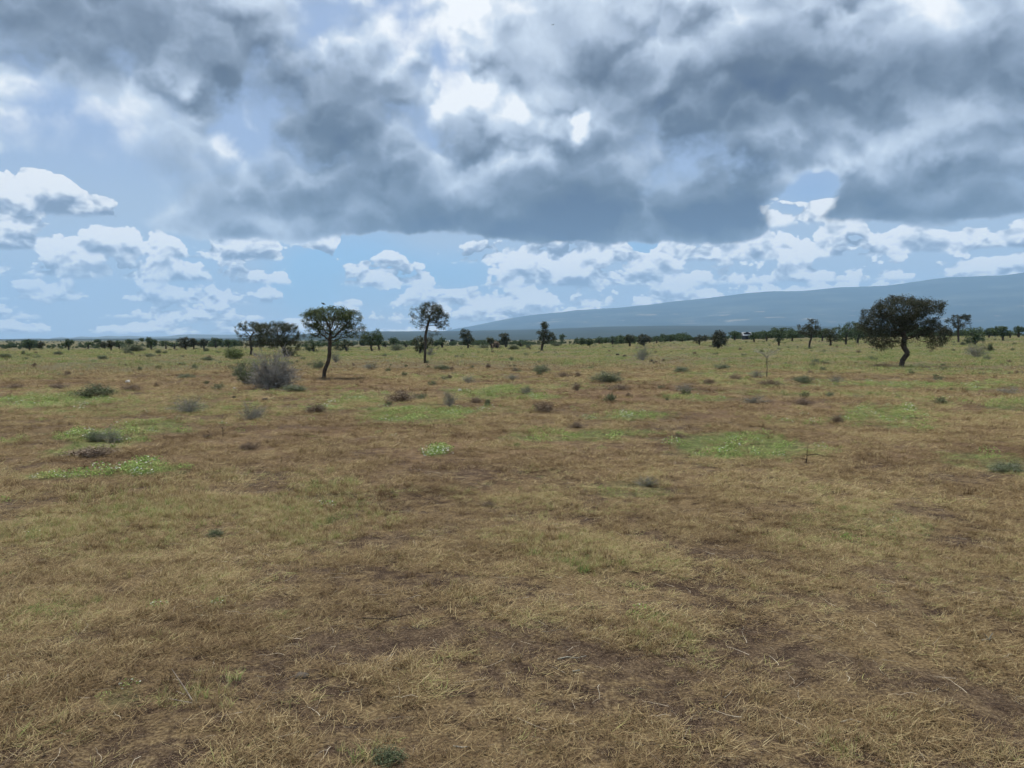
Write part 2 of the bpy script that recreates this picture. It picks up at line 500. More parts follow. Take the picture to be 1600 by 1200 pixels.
# ------------------------------------------------------------------ far relief
def relief(name, prof, r0, r1, r2, mat, rough_amp, seed, az_lo=-75, az_hi=75, tail=0.6, nr=70, na=420):
    """Terrain in the round: prof(az) gives the crest height in metres, reached at distance r1."""
    az = np.radians(np.linspace(az_lo, az_hi, na)); rr = np.linspace(r0, r2, nr)
    A, Rr = np.meshgrid(az, rr)
    X, Y = Rr * np.sin(A), Rr * np.cos(A)
    h = prof(A)
    t = (Rr - r0) / (r1 - r0)
    up_ = np.where(t < 1, np.clip(t, 0, 1) ** 1.15, 1 - (1 - tail) * np.clip((Rr - r1) / (r2 - r1), 0, 1) ** 1.5)
    nz = (fbm(X, Y, (r1 - r0) / 3.2, 5, seed) - 0.5) * rough_amp * h * np.clip(t * 1.5, 0, 1)
    ridged = np.abs(fbm(A * 900 + Rr * 0.02, Rr * 0.25, 60.0, 3, seed + 9) - 0.5) * rough_amp * 0.5 * h * np.clip(t * 2, 0, 1)
    Z = h * up_ + nz - ridged - 0.5
    V = np.stack([X, Y, Z], -1).reshape(-1, 3)
    m = na; i = np.arange((nr - 1) * (m - 1)); r_, c_ = i // (m - 1), i % (m - 1)
    q = np.stack([r_ * m + c_, r_ * m + c_ + 1, (r_ + 1) * m + c_ + 1, (r_ + 1) * m + c_], -1)[:, ::-1]
    o = link(name, mesh_np(name, V, q, mat, True)); o['kind'] = 'structure'
    return o

def prof_from_pixels(pts, dist):
    a = [pix_azel(px, py) for px, py in pts]
    azs = np.array([p[0] for p in a]); hs = np.array([math.tan(p[1]) * dist + EYE for p in a])
    return lambda A: np.maximum(np.interp(A, azs, hs), 0.0)

def far_mat(name, stops, scale, pale=None):
    mat, N, P = material(name, 1.0, 0.0)
    pos = N.new('ShaderNodeNewGeometry').outputs['Position']
    st = N.v('MULTIPLY', pos, (1, 1, 4))
    f = N.noise(st, scale, 6, 0.6)
    c = N.ramp(f, stops)
    if pale:
        f2 = N.noise(N.v('MULTIPLY', pos, (1, 1, 9)), scale * 1.6, 6, 0.62)
        _, _, z = N.sep(pos)
        k = N.mul(N.ss(f2, 0.57, 0.66), N.m('MULTIPLY', N.ss(z, pale[0], pale[1]), N.ss(z, pale[3], pale[2])))
        c = N.mix(k, c, (.27, .22, .15))
    N.put(P.inputs['Base Color'], c)
    return mat

MOUNT = prof_from_pixels([(-400, 531), (300, 530), (560, 527), (680, 519), (750, 507), (800, 497), (860, 489), (900, 485), (1000, 476), (1100, 468), (1200, 456),
                          (1280, 448), (1350, 444), (1450, 437), (1550, 431), (1640, 425), (1900, 408), (2400, 395), (3200, 420)], 12500)
relief('mountain', MOUNT, 7200, 12500, 14600,
       far_mat('mountain_slopes', [(0.35, (.012, .018, .016)), (0.52, (.030, .038, .034)), (0.68, (.075, .08, .06))], 0.0016, (150, 230, 330, 430)), 0.16, 3)
PLAIN = prof_from_pixels([(-500, 532), (380, 528), (480, 521), (560, 517.5), (700, 517), (850, 514), (950, 510), (1050, 508.5), (1200, 508.5), (1300, 510), (1450, 514), (1600, 517), (2200, 520)], 5200)
relief('foothills', PLAIN, 2600, 5200, 7000,
       far_mat('wooded_plain', [(0.3, (.022, .028, .022)), (0.6, (.035, .042, .03)), (0.8, (.055, .055, .035))], 0.002), 0.06, 17, tail=0.9)
LEFTH = prof_from_pixels([(-1500, 520), (-400, 528), (0, 530), (35, 529), (60, 528.5), (75, 529.5), (95, 526.5), (110, 528.0), (125, 525.5), (150, 526.5), (168, 524.5), (185, 525.5), (200, 524.5),
                          (235, 526), (262, 525.5), (280, 522.8), (300, 522.2), (340, 523), (380, 523), (450, 524), (520, 526), (640, 531)], 11500)
relief('hills', LEFTH, 9000, 11500, 14000,
       far_mat('hill_slopes', [(0.3, (.07, .07, .05)), (0.7, (.13, .12, .08))], 0.0015), 0.08, 29, az_lo=-80, az_hi=-4)

# ------------------------------------------------------------------ haze
def make_haze():
    bpy_me = bpy.data.meshes.new('haze')
    s, z0, z1 = 15700.0, -3.0, 1120.0
    vs = [(x, y, z) for z in (z0, z1) for x, y in ((-s, -s), (s, -s), (s, s), (-s, s))]
    bpy_me.from_pydata(vs, [], [(3, 2, 1, 0), (4, 5, 6, 7), (0, 1, 5, 4), (1, 2, 6, 5), (2, 3, 7, 6), (3, 0, 4, 7)])
    m = bpy.data.materials.new('haze_air'); m.use_nodes = True
    t = m.node_tree; t.nodes.clear()
    v = t.nodes.new('ShaderNodeVolumePrincipled')
    v.inputs['Color'].default_value = (0.46, 0.72, 1.0, 1)
    v.inputs['Density'].default_value = 0.000095
    v.inputs['Anisotropy'].default_value = 0.0
    out = t.nodes.new('ShaderNodeOutputMaterial')
    t.links.new(v.outputs[0], out.inputs['Volume'])
    bpy_me.materials.append(m)
    o = link('haze', bpy_me); o['kind'] = 'stuff'
make_haze()

# ------------------------------------------------------------------ grass and herbs (ground cover)
def blade_mat(name, stops, rough=0.75, trans=0.25, var=0.35):
    mat, N, P = material(name, rough, 0.15)
    a = N.new('ShaderNodeAttribute', attribute_name='tint', attribute_type='INSTANCER')
    g = N.new('ShaderNodeNewGeometry')
    f = N.mad(N.sub(g.outputs['Random Per Island'], 0.5), var, a.outputs['Fac'])
    c = N.ramp(f, stops)
    N.put(P.inputs['Base Color'], c)
    tr = N.new('ShaderNodeBsdfTranslucent'); N.put(tr.inputs['Color'], c)
    mx_ = N.new('ShaderNodeMixShader'); mx_.inputs[0].default_value = trans
    N.t.links.new(P.outputs[0], mx_.inputs[1]); N.t.links.new(tr.outputs[0], mx_.inputs[2])
    N.t.links.new(mx_.outputs[0], N.t.nodes['Material Output'].inputs['Surface'])
    return mat

GRASS_STOPS = [(0.0, (.070, .043, .026)), (0.14, (.14, .088, .048)), (0.32, (.265, .185, .092)), (0.46, (.40, .30, .150)), (0.56, (.56, .45, .25)),
               (0.62, (.38, .34, .14)), (0.74, (.29, .32, .11)), (0.88, (.20, .28, .08)), (1.0, (.09, .16, .045))]
M_GRASS = blade_mat('grass_blade', GRASS_STOPS)
M_HERB = blade_mat('herb_leaf', [(0.0, (.50, .52, .20)), (0.35, (.38, .48, .15)), (0.7, (.26, .37, .10)), (0.93, (.17, .27, .07)), (0.94, (.75, .76, .66)), (1.0, (.8, .8, .7))], var=0.75)

def blade_strip(root, az, lean, length, width, curl, seg, rng):
    """one curved blade: returns verts, quads"""
    t = np.linspace(0, 1, seg + 1)
    ang = lean + curl * t
    ds = length / seg
    h = np.concatenate([[0], np.cumsum(np.sin(ang[:-1]) * ds)])
    z = np.concatenate([[0], np.cumsum(np.cos(ang[:-1]) * ds)])
    wig = np.cumsum(rng.normal(0, 0.16, seg + 1)) * length * 0.35
    dxn, dyn = math.cos(az), math.sin(az)
    w = width * (1 - t ** 1.6) * 0.5 + 0.0004
    cx = root[0] + dxn * h - dyn * wig; cy = root[1] + dyn * h + dxn * wig
    z = np.maximum(z + root[2], 0.002)
    tw = rng.uniform(0, math.pi)
    px_, py_ = -dyn * math.cos(tw * .3), dxn * math.cos(tw * .3)
    L = np.stack([cx - px_ * w, cy - py_ * w, z], -1); R_ = np.stack([cx + px_ * w, cy + py_ * w, z + w * 0.5], -1)
    v = np.empty((2 * (seg + 1), 3)); v[0::2] = L; v[1::2] = R_
    q = np.array([[2 * i, 2 * i + 1, 2 * i + 3, 2 * i + 2] for i in range(seg)])
    return v, q

def tuft_mesh(name, mat, n, spread, hmin, hmax, wid, lean, curl, seg=3, seed=0, z0=0.0):
    rng = np.random.default_rng(seed)
    vs, qs, k = [], [], 0
    for i in range(n):
        a = rng.uniform(0, 2 * math.pi); r = spread * math.sqrt(rng.uniform())
        v, q = blade_strip((r * math.cos(a), r * math.sin(a), z0), rng.uniform(0, 2 * math.pi), rng.uniform(*lean), rng.uniform(hmin, hmax),
                           wid * rng.uniform(.6, 1.3), rng.uniform(*curl), seg, rng)
        vs.append(v); qs.append(q + k); k += len(v)
    return mesh_np(name, np.concatenate(vs), np.concatenate(qs), mat)

def herb_mesh(name, mat, n, spread, h, leaf, seed):
    rng = np.random.default_rng(seed)
    vs, fs, k = [], [], 0
    for i in range(n):
        a = rng.uniform(0, 2 * math.pi); r = spread * math.sqrt(rng.uniform())
        c = np.array([r * math.cos(a), r * math.sin(a), h * rng.uniform(.15, 1) * (1 - .5 * (r / spread) ** 2)])
        u = rng.normal(size=3); u[2] *= .5; u /= np.linalg.norm(u)
        w = np.cross(u, rng.normal(size=3)); w /= np.linalg.norm(w)
        s = leaf * rng.uniform(.6, 1.3)
        vs += [c - u * s, c + w * s * .45, c + u * s, c - w * s * .45]
        fs.append([k, k + 1, k + 2, k + 3]); k += 4
    return mesh_np(name, np.array(vs), np.array(fs), mat)

def scatter(name, sources, X, Y, scl, tint, idx=None, tilt=0.12, z_off=0.0, label=None, cat=None):
    """one ground-cover object: instances of small tufts over points"""
    n = len(X)
    rng = np.random.default_rng(len(name) * 7 + n)
    lib = bpy.data.collections.new(name + '_source')
    for i, s in enumerate(sources):
        o = bpy.data.objects.new('%s_source_%02d' % (name, i), s)
        lib.objects.link(o)
    me = bpy.data.meshes.new(name)
    me.vertices.add(n)
    co = np.stack([X, Y, gh(X, Y) + z_off], -1).astype(np.float32)
    me.vertices.foreach_set('co', co.ravel())
    rot = np.stack([rng.normal(0, tilt, n), rng.normal(0, tilt, n), rng.uniform(0, 2 * math.pi, n)], -1).astype(np.float32)
    a = me.attributes.new('rot', 'FLOAT_VECTOR', 'POINT'); a.data.foreach_set('vector', rot.ravel())
    a = me.attributes.new('scl', 'FLOAT', 'POINT'); a.data.foreach_set('value', np.asarray(scl, np.float32))
    a = me.attributes.new('tint', 'FLOAT', 'POINT'); a.data.foreach_set('value', np.asarray(tint, np.float32))
    if idx is None: idx = rng.integers(0, len(sources), n)
    a = me.attributes.new('idx', 'INT', 'POINT'); a.data.foreach_set('value', np.asarray(idx, np.int32))
    o = link(name, me)
    o['kind'] = 'stuff'
    if label: tag(o, label, cat)
    g = bpy.data.node_groups.new(name + '_scatter', 'GeometryNodeTree')
    g.interface.new_socket('Geometry', in_out='INPUT', socket_type='NodeSocketGeometry')
    g.interface.new_socket('Geometry', in_out='OUTPUT', socket_type='NodeSocketGeometry')
    gi, go = g.nodes.new('NodeGroupInput'), g.nodes.new('NodeGroupOutput')
    ci = g.nodes.new('GeometryNodeCollectionInfo'); ci.inputs['Collection'].default_value = lib
    ci.inputs['Separate Children'].default_value = True; ci.inputs['Reset Children'].default_value = True
    iop = g.nodes.new('GeometryNodeInstanceOnPoints'); iop.inputs['Pick Instance'].default_value = True
    def attr(nm, ty):
        q = g.nodes.new('GeometryNodeInputNamedAttribute'); q.data_type = ty; q.inputs['Name'].default_value = nm
        return q.outputs['Attribute']
    L = g.links.new
    L(gi.outputs[0], iop.inputs['Points']); L(ci.outputs[0], iop.inputs['Instance'])
    L(attr('idx', 'INT'), iop.inputs['Instance Index'])
    e2r = g.nodes.new('FunctionNodeEulerToRotation'); L(attr('rot', 'FLOAT_VECTOR'), e2r.inputs[0])
    L(e2r.outputs[0], iop.inputs['Rotation']); L(attr('scl', 'FLOAT'), iop.inputs['Scale'])
    L(iop.outputs[0], go.inputs[0])
    md = o.modifiers.new('scatter', 'NODES'); md.node_group = g
    return o

def ring_points(n, r0, r1, half_deg=47, rng=RNG):
    """uniform by area in a wide wedge of ground in front of the viewer"""
    r = np.sqrt(rng.uniform(r0 * r0, r1 * r1, n)); a = np.radians(rng.uniform(-half_deg, half_deg, n))
    return r * np.sin(a), r * np.cos(a)

def grow_grass():
    mats = [tuft_mesh('grass_tuft_mesh', M_GRASS, 30, .085, .025, .065, .0032, (.3, 1.3), (.4, 1.6), 3, 100 + i) for i in range(5)]         # 0-4 short upright
    mats += [tuft_mesh('grass_mat_mesh', M_GRASS, 34, .12, .05, .13, .0030, (1.15, 1.55), (-.3, .3), 3, 200 + i, .008) for i in range(5)]   # 5-9 lying straw
    mats += [tuft_mesh('grass_bunch_mesh', M_GRASS, 40, .05, .05, .11, .0032, (.05, .7), (.4, 1.3), 4, 300 + i) for i in range(3)]          # 10-12 bunch
    far_ = [tuft_mesh('grass_patch_mesh', M_GRASS, 42, .34, .06, .15, .011, (.1, 1.2), (.2, 1.2), 2, 400 + i) for i in range(6)]
    Xs, Ys, Ss, Ts, Is = [], [], [], [], []
    for (n, r0, r1, s0) in ((60000, 1.2, 9, .76), (82000, 9, 22, 1.10), (70000, 22, 45, 1.9)):
        X, Y = ring_points(n, r0, r1)
        f1 = fbm(X, Y, .55, 4, 7, .6); f2 = fbm(X, Y, 3.2, 4, 8); f3 = fbm(X, Y, .9, 3, 9)
        br_ = field(BARE, X, Y, seed=71); ye = field(YELLOW, X, Y, seed=61); gr = field(GREEN, X, Y); rd = field(REDDISH, X, Y, .7, seed=81)
        dens = sst(f1 * .65 + f2 * .35, .40, .58) * .90 + .10
        dens = dens * (1 - .72 * br_ * sst(f3, .42, .56)) * .92 + ye * .35
        dens *= (1 - .25 * sst(np.hypot(X, Y), 12, 30))
        keep = RNG.uniform(size=n) < dens
        X, Y, f1, f2, f3, br_, ye, gr, rd = [q[keep] for q in (X, Y, f1, f2, f3, br_, ye, gr, rd)]
        m = len(X)
        t = RNG.normal(.345, .095, m) + (f2 - .5) * .30 + (f3 - .5) * .34
        t = t - rd * .09
        t = np.where(RNG.uniform(size=m) < ye * .5, RNG.normal(.60, .06, m), t)
        t = np.where(RNG.uniform(size=m) < gr * .72, RNG.normal(.80, .07, m), t)
        g2 = sst(fbm(X, Y, 5.0, 4, 31), .55, .72)
        t = np.where(RNG.uniform(size=m) < g2 * (.08 if r0 < 5 else .22), RNG.normal(.72, .08, m), t)
        u = RNG.uniform(size=m)
        idx = np.where(u < .34, RNG.integers(0, 5, m), np.where(u < .95, RNG.integers(5, 10, m), RNG.integers(10, 13, m)))
        idx = np.where((ye > .4) & (u > .6), RNG.integers(10, 13, m), idx)
        sc = s0 * RNG.uniform(.5, 1.15, m) * (1 - .35 * br_)
        Xs.append(X); Ys.append(Y); Ss.append(sc); Ts.append(np.clip(t, 0, 1)); Is.append(idx)
    cat_ = lambda q: np.concatenate(q)
    scatter('short_grass', mats, cat_(Xs), cat_(Ys), cat_(Ss), cat_(Ts), cat_(Is), label='short dry straw coloured grass matted over the brown soil', cat='grass')
    # the plain further out
    n = 80000
    X, Y = ring_points(n, 42, 190)
    k = RNG.uniform(size=n) < (1.0 - .72 * sst(np.hypot(X, Y), 50, 190))
    X, Y = X[k], Y[k]; m = len(X); r = np.hypot(X, Y)
    f2 = fbm(X, Y, 16, 4, 8); f3 = fbm(X, Y, 5, 3, 12)
    rd = field(REDDISH, X, Y, .7, seed=81); gr = field(GREEN, X, Y)
    t = RNG.normal(.40, .09, m) + (f2 - .5) * .3 + sst(r, 45, 90) * .18 - rd * .12
    t = np.where(RNG.uniform(size=m) < sst(f3, .38, .60) * .8 * sst(r, 36, 65) + gr * .6, RNG.normal(.80, .07, m), t)
    keep = RNG.uniform(size=m) < .35 + .65 * sst(f3 * .5 + f2 * .5, .40, .58)
    scatter('meadow_grass', far_, X[keep], Y[keep], (RNG.uniform(.7, 1.5, m) * (1 + r / 260))[keep], np.clip(t, 0, 1)[keep],
            label='sparse olive and tan grass covering the distant plain', cat='grass')

def grow_herbs():
    src = [herb_mesh('herb_mesh', M_HERB, 60, .14, .12, .016, 500 + i) for i in range(4)]
    Xs, Ys, Ss = [], [], []
    for (cx, cy, a, b_, az, amp) in GREEN:
        r = math.hypot(cx, cy)
        n = int(min(4200, max(60, a * b_ * 3.14 * 26 * amp * (2.6 if r < 6 else (1.6 if r < 12 else .9)))))
        u = RNG.uniform(-1.35, 1.35, n) * a; v = RNG.uniform(-1.35, 1.35, n) * b_
        X = cx + u * math.cos(az) + v * math.sin(az); Y = cy - u * math.sin(az) + v * math.cos(az)
        c = field([(cx, cy, a, b_, az, amp)], X, Y) * (.08 + .92 * sst(fbm(X, Y, .7, 4, 44, .6), .38, .56))
        if amp < .66: c = c * .6
        k = RNG.uniform(size=n) < c
        Xs.append(X[k]); Ys.append(Y[k]); Ss.append(RNG.uniform(.6, 1.25, k.sum()) * (.42 if r < 6 else (.6 if r < 10 else 1.0)))
    n = 5000
    X, Y = ring_points(n, 7, 60)
    k = RNG.uniform(size=n) < sst(fbm(X, Y, 4.5, 4, 31), .53, .70) * .5
    Xs.append(X[k]); Ys.append(Y[k]); Ss.append(RNG.uniform(.4, .8, k.sum()))
    X, Y, S = np.concatenate(Xs), np.concatenate(Ys), np.concatenate(Ss)
    scatter('green_herbs', src, X, Y, S, np.clip(RNG.normal(.52, .16, len(X)), .1, .9),
            label='low green flowering herbs in bright patches on the dry grass', cat='herbs')
grow_grass()
grow_herbs()

def litter():
    rng = np.random.default_rng(77)
    mat, N, P = material('weathered_stalk', .85, .15)
    N.put(P.inputs['Base Color'], N.ramp(N.new('ShaderNodeAttribute', attribute_name='tint', attribute_type='INSTANCER').outputs['Fac'],
          [(0, (.10, .07, .05)), (.4, (.30, .24, .17)), (1, (.62, .54, .40))]))
    src = []
    for i in range(4):
        pts = np.cumsum(np.concatenate([[[0, 0, .006]], rng.normal([.045, 0, .001], [.006, .014, .004], (5, 3))]), 0)
        vs, fs = [], []
        for j, p in enumerate(pts):
            w = .0022 * (1 - j / 7)
            for a in range(3):
                vs.append([p[0], p[1] + w * math.cos(a * 2.09), max(p[2], .004) + w * math.sin(a * 2.09)])
            if j:
                for a in range(3):
                    fs.append([(j - 1) * 3 + a, (j - 1) * 3 + (a + 1) % 3, j * 3 + (a + 1) % 3, j * 3 + a])
        src.append(mesh_np('stalk_mesh', vs, fs, mat))
    X, Y = ring_points(9000, 1.5, 14, rng=rng)
    n = len(X)
    scatter('dry_stalks', src, X, Y, rng.uniform(.12, .8, n) ** 1.4, rng.uniform(.1, 1, n), tilt=.10, z_off=.006,
            label='pale broken stalks and straw lying loose on the soil', cat='straw')
litter()

# ------------------------------------------------------------------ trees
def bark_material(name, dark, light):
    mat, N, P = material(name, .92, .1)
    pos = N.new('ShaderNodeTexCoord').outputs['Object']
    f = N.noise(N.v('MULTIPLY', pos, (1, 1, .25)), 22, 5, .6)
    N.put(P.inputs['Base Color'], N.ramp(f, [(.3, dark), (.7, light)]))
    b_ = N.new('ShaderNodeBump'); b_.inputs['Distance'].default_value = .02; N.put(b_.inputs['Height'], f); N.put(P.inputs['Normal'], b_.outputs[0])
    return mat

def leaf_material(name, stops, trans=.25, rough=.6):
    mat, N, P = material(name, rough, .25)
    g = N.new('ShaderNodeNewGeometry')
    pos = N.new('ShaderNodeTexCoord').outputs['Object']
    f = N.add(N.mad(N.sub(g.outputs['Random Per Island'], .5), .55, N.noise(pos, 1.6, 3, .55)), 0.0)
    c = N.ramp(f, stops)
    N.put(P.inputs['Base Color'], c)
    tr = N.new('ShaderNodeBsdfTranslucent'); N.put(tr.inputs['Color'], c)
    m = N.new('ShaderNodeMixShader'); m.inputs[0].default_value = trans
    N.t.links.new(P.outputs[0], m.inputs[1]); N.t.links.new(tr.outputs[0], m.inputs[2])
    N.t.links.new(m.outputs[0], N.t.nodes['Material Output'].inputs['Surface'])
    return mat

BARK = bark_material('acacia_bark', (.035, .028, .022), (.13, .105, .08))
BARK_GREY = bark_material('grey_twig_bark', (.16, .145, .13), (.36, .33, .30))
BARK_PALE = bark_material('bleached_wood', (.22, .20, .15), (.50, .46, .36))
LEAF_DARK = leaf_material('dark_acacia_leaf', [(.25, (.024, .030, .016)), (.5, (.052, .058, .029)), (.75, (.10, .10, .052)), (.9, (.15, .13, .075))], .2)
LEAF_GREEN = leaf_material('green_acacia_leaf', [(.25, (.035, .055, .018)), (.5, (.075, .105, .034)), (.75, (.14, .17, .058)), (.92, (.22, .23, .10))], .28)
LEAF_OLIVE = leaf_material('olive_leaf', [(.25, (.030, .038, .018)), (.5, (.060, .070, .032)), (.75, (.11, .115, .052))], .2)
LEAF_FAR = leaf_material('far_tree_leaf', [(.25, (.032, .056, .024)), (.5, (.062, .095, .038)), (.75, (.11, .15, .055))], .22)
LEAF_SHRUB = leaf_material('shrub_leaf', [(.25, (.08, .105, .05)), (.5, (.15, .18, .09)), (.8, (.25, .27, .15))], .3)
LEAF_WIRY = leaf_material('wiry_bush_leaf', [(.25, (.06, .08, .038)), (.5, (.11, .135, .065)), (.8, (.19, .21, .10))], .25)
LEAF_BROWN = leaf_material('withered_leaf', [(.25, (.10, .070, .046)), (.5, (.19, .135, .09)), (.8, (.32, .24, .16))], .15)
LEAF_BRIGHT = leaf_material('yellow_green_leaf', [(.25, (.08, .11, .03)), (.5, (.15, .19, .055)), (.8, (.24, .27, .09))], .3)

def colonise(trunk, lobes, n_attr, step, kill, influence, rng, max_iter=140, droop=0.0):
    """space colonisation. trunk: list of 3-D points; lobes: (centre, radii, weight)."""
    w = np.array([l[2] * l[1][0] * l[1][1] * l[1][2] for l in lobes]) ; w = w / w.sum()
    A = []
    for i, l in enumerate(lobes):
        k = max(4, int(n_attr * w[i]))
        p = rng.normal(size=(k, 3)); p /= np.linalg.norm(p, axis=1)[:, None]
        p *= (rng.uniform(.25, 1, k) ** .45)[:, None]
        A.append(np.array(l[0]) + p * np.array(l[1]))
    A = np.concatenate(A)
    P = [np.array(p, float) for p in trunk]; par = [-1] + list(range(len(trunk) - 1))
    # subdivide trunk
    P2, par2 = [P[0]], [-1]
    for a, b_ in zip(P[:-1], P[1:]):
        k = max(1, int(np.linalg.norm(b_ - a) / step))
        for j in range(1, k + 1):
            P2.append(a + (b_ - a) * j / k + rng.normal(0, step * .06, 3)); par2.append(len(P2) - 2)
    n_trunk = len(P2)
    cap = 6000
    N_ = np.zeros((cap, 3)); N_[:n_trunk] = P2; n = n_trunk; par = par2
    best = np.full(len(A), 1e9); who = np.zeros(len(A), int)
    fresh = list(range(max(0, int(n_trunk * .45)), n_trunk))
    alive = np.ones(len(A), bool)
    lo = fresh[0]
    for it in range(max_iter):
        if not fresh or not alive.any(): break
        for s0 in range(0, len(fresh), 256):
            ids = np.array(fresh[s0:s0 + 256])
            d = np.linalg.norm(A[:, None] - N_[ids][None], axis=2)
            j = d.argmin(1); dm = d[np.arange(len(A)), j]
            u = dm < best; best[u] = dm[u]; who[u] = ids[j[u]]
        alive &= best > kill
        act = alive & (best < influence)
        if not act.any():
            act = alive
            if not act.any(): break
        dirs = A[act] - N_[who[act]]
        dirs /= np.linalg.norm(dirs, axis=1)[:, None]
        acc = {}
        for w_, d_ in zip(who[act], dirs):
            acc[w_] = acc.get(w_, 0) + d_
        fresh = []
        for k_, v in acc.items():
            v = v / (np.linalg.norm(v) + 1e-6) + rng.normal(0, .22, 3) + np.array([0, 0, -droop])
            v /= np.linalg.norm(v)
            q = N_[k_] + v * step
            if n >= cap: break
            N_[n] = q; par.append(int(k_)); fresh.append(n); n += 1
        if it > 6 and n >= cap: break
    return N_[:n], np.array(par), n_trunk, A

def limb_mesh(name, P, par, r_tip, r_base, n_trunk, mat, expo=2.1, flare=1.35, keep=None, zmin=None):
    n = len(P)
    kids = np.zeros(n, int)
    for i in range(1, n): kids[par[i]] += 1
    rad = np.zeros(n)
    acc = np.zeros(n)
    for i in range(n - 1, -1, -1):
        acc[i] = max(acc[i], r_tip ** expo)
        if par[i] >= 0: acc[par[i]] += acc[i]
    rad = acc ** (1 / expo)
    s = r_base / rad[0]
    rad = r_tip + (rad - r_tip) * (r_base - r_tip) / max(rad[0] - r_tip, 1e-6)
    rad[0] *= flare
    desc = np.ones(n, int)
    for i in range(n - 1, 0, -1): desc[par[i]] += desc[i]
    vs, fs = [], []; k = 0
    for i in range(1, n):
        if keep is not None and not keep[i]: continue
        a, b_ = P[par[i]], P[i]
        d = b_ - a; L = np.linalg.norm(d)
        if L < 1e-6: continue
        d /= L
        sides = 7 if rad[i] > .03 else (4 if rad[i] > .010 else 3)
        u = np.cross(d, [0.2, 1, 0.1]); u /= np.linalg.norm(u); v = np.cross(d, u)
        ra = min(rad[par[i]], rad[i] * 1.25) if i >= n_trunk or par[i] != i - 1 else rad[par[i]]
        an = np.arange(sides) * 2 * math.pi / sides
        ring_ = np.cos(an)[:, None] * u + np.sin(an)[:, None] * v
        vs.append(a - d * min(.02, L * .2) + ring_ * ra); vs.append(b_ + ring_ * rad[i])
        j = np.arange(sides); jn = (j + 1) % sides
        fs.append(np.stack([k + j, k + jn, k + sides + jn, k + sides + j], -1)); k += 2 * sides
    return mesh_np(name, np.concatenate(vs), np.concatenate(fs), mat, True), desc

def leaves_mesh(name, P, rad, thr, per, spread, size, mat, rng, droop=0.0, prob=1.0, skip=0, extra=None, extra_per=0, gap=-.28):
    ids = np.where(rad < thr)[0]; ids = ids[ids >= skip]
    ids = ids[rng.uniform(size=len(ids)) < prob]
    pts = P[ids]; reps = per * rng.uniform(.3, 1.7, len(ids))
    if extra is not None and extra_per:
        # keep only sprays that a branch actually reaches, in clumps with gaps between
        dmin = np.array([np.linalg.norm(P - a, axis=1).min() for a in extra])
        clump = np.array([mn.noise(Vector(a) * (1.1 / max(spread, .05) * .32)) for a in extra])
        ok = (dmin < spread * 2.6) & (clump > gap)
        pts = np.concatenate([pts, extra[ok]]); reps = np.concatenate([reps, extra_per * rng.uniform(.4, 1.6, ok.sum())])
    rep = np.maximum(1, reps).astype(int)
    C = np.repeat(pts, rep, axis=0); m = len(C)
    off = rng.normal(0, 1, (m, 3)); off /= np.linalg.norm(off, axis=1)[:, None]; off *= (rng.uniform(0, 1, m) ** .5)[:, None] * spread
    off[:, 2] = off[:, 2] * .7 - droop * rng.uniform(0, 1, m) ** 1.5
    C = C + off
    u = rng.normal(size=(m, 3)); u[:, 2] *= .6; u /= np.linalg.norm(u, axis=1)[:, None]
    w = np.cross(u, rng.normal(size=(m, 3))); w /= np.linalg.norm(w, axis=1)[:, None]
    s = size * rng.uniform(.55, 1.35, m)[:, None]
    V = np.stack([C - u * s, C + w * s * .38, C + u * s, C - w * s * .38], 1).reshape(-1, 3)
    q = np.arange(m * 4).reshape(-1, 4)
    return mesh_np(name, V, q, mat)

def tree_from_pixels(name, base, trunk_px, lobes_px, label, n_attr, leaf_mat, bark=BARK, r_base=.11, r_tip=.006, per=9, leaf=.035, spread=.16, thr=9,
                     step=.13, kill=.20, infl=1.2, seed=1, droop=0.0, ldroop=0.0, depth=.9, prob=1.0, cat='tree', group=None, dist=None, crown_name='crown', xper=10, gap=-.28):
    """A standing tree whose trunk line and crown lobes were measured on the photo; everything is built in metres round its own base."""
    rng = np.random.default_rng(seed)
    if dist is None: x, y = ground_at(*base)
    else: x, y = at_dist(base[0], dist)
    r = math.hypot(x, y); m = r / F * math.sqrt(1 + ((base[0] - 800) / F) ** 2) ** 0 
    az = math.atan2(x, y)
    m = y / F                                     # metres per photo pixel at that depth
    tr = []
    for i, (px, py) in enumerate(trunk_px):
        tr.append([(px - base[0]) * m, rng.normal(0, .05) if i else 0, (base[1] - py) * m])
    tr[0][2] = -.12
    lobes = []
    for (px, py, rx, ry, w) in lobes_px:
        lobes.append((((px - base[0]) * m, rng.normal(0, .12) * rx * m, (base[1] - py) * m), (rx * m, rx * m * depth if len(lobes_px) < 3 else rx * m * depth * 1.1, ry * m), w))
    P, par, nt, A = colonise(tr, lobes, n_attr, step, kill, infl, rng, droop=droop)
    P[:, 2] = np.maximum(P[:, 2], np.where(np.arange(len(P)) < 3, -.12, .03))
    root = link(name, None, loc=(x, y, float(gh(x, y))))
    tag(root, label, cat, group)
    tm, rad = limb_mesh(name + '_trunk', P, par, r_tip, r_base, nt, bark)
    link('trunk', tm, root)
    if leaf_mat is not None:
        lm = leaves_mesh(name + '_crown', P, rad, thr, per, spread, leaf, leaf_mat, rng, ldroop, prob, skip=nt, extra=A, extra_per=xper, gap=gap)
        c = link(crown_name, lm, root)
    return root

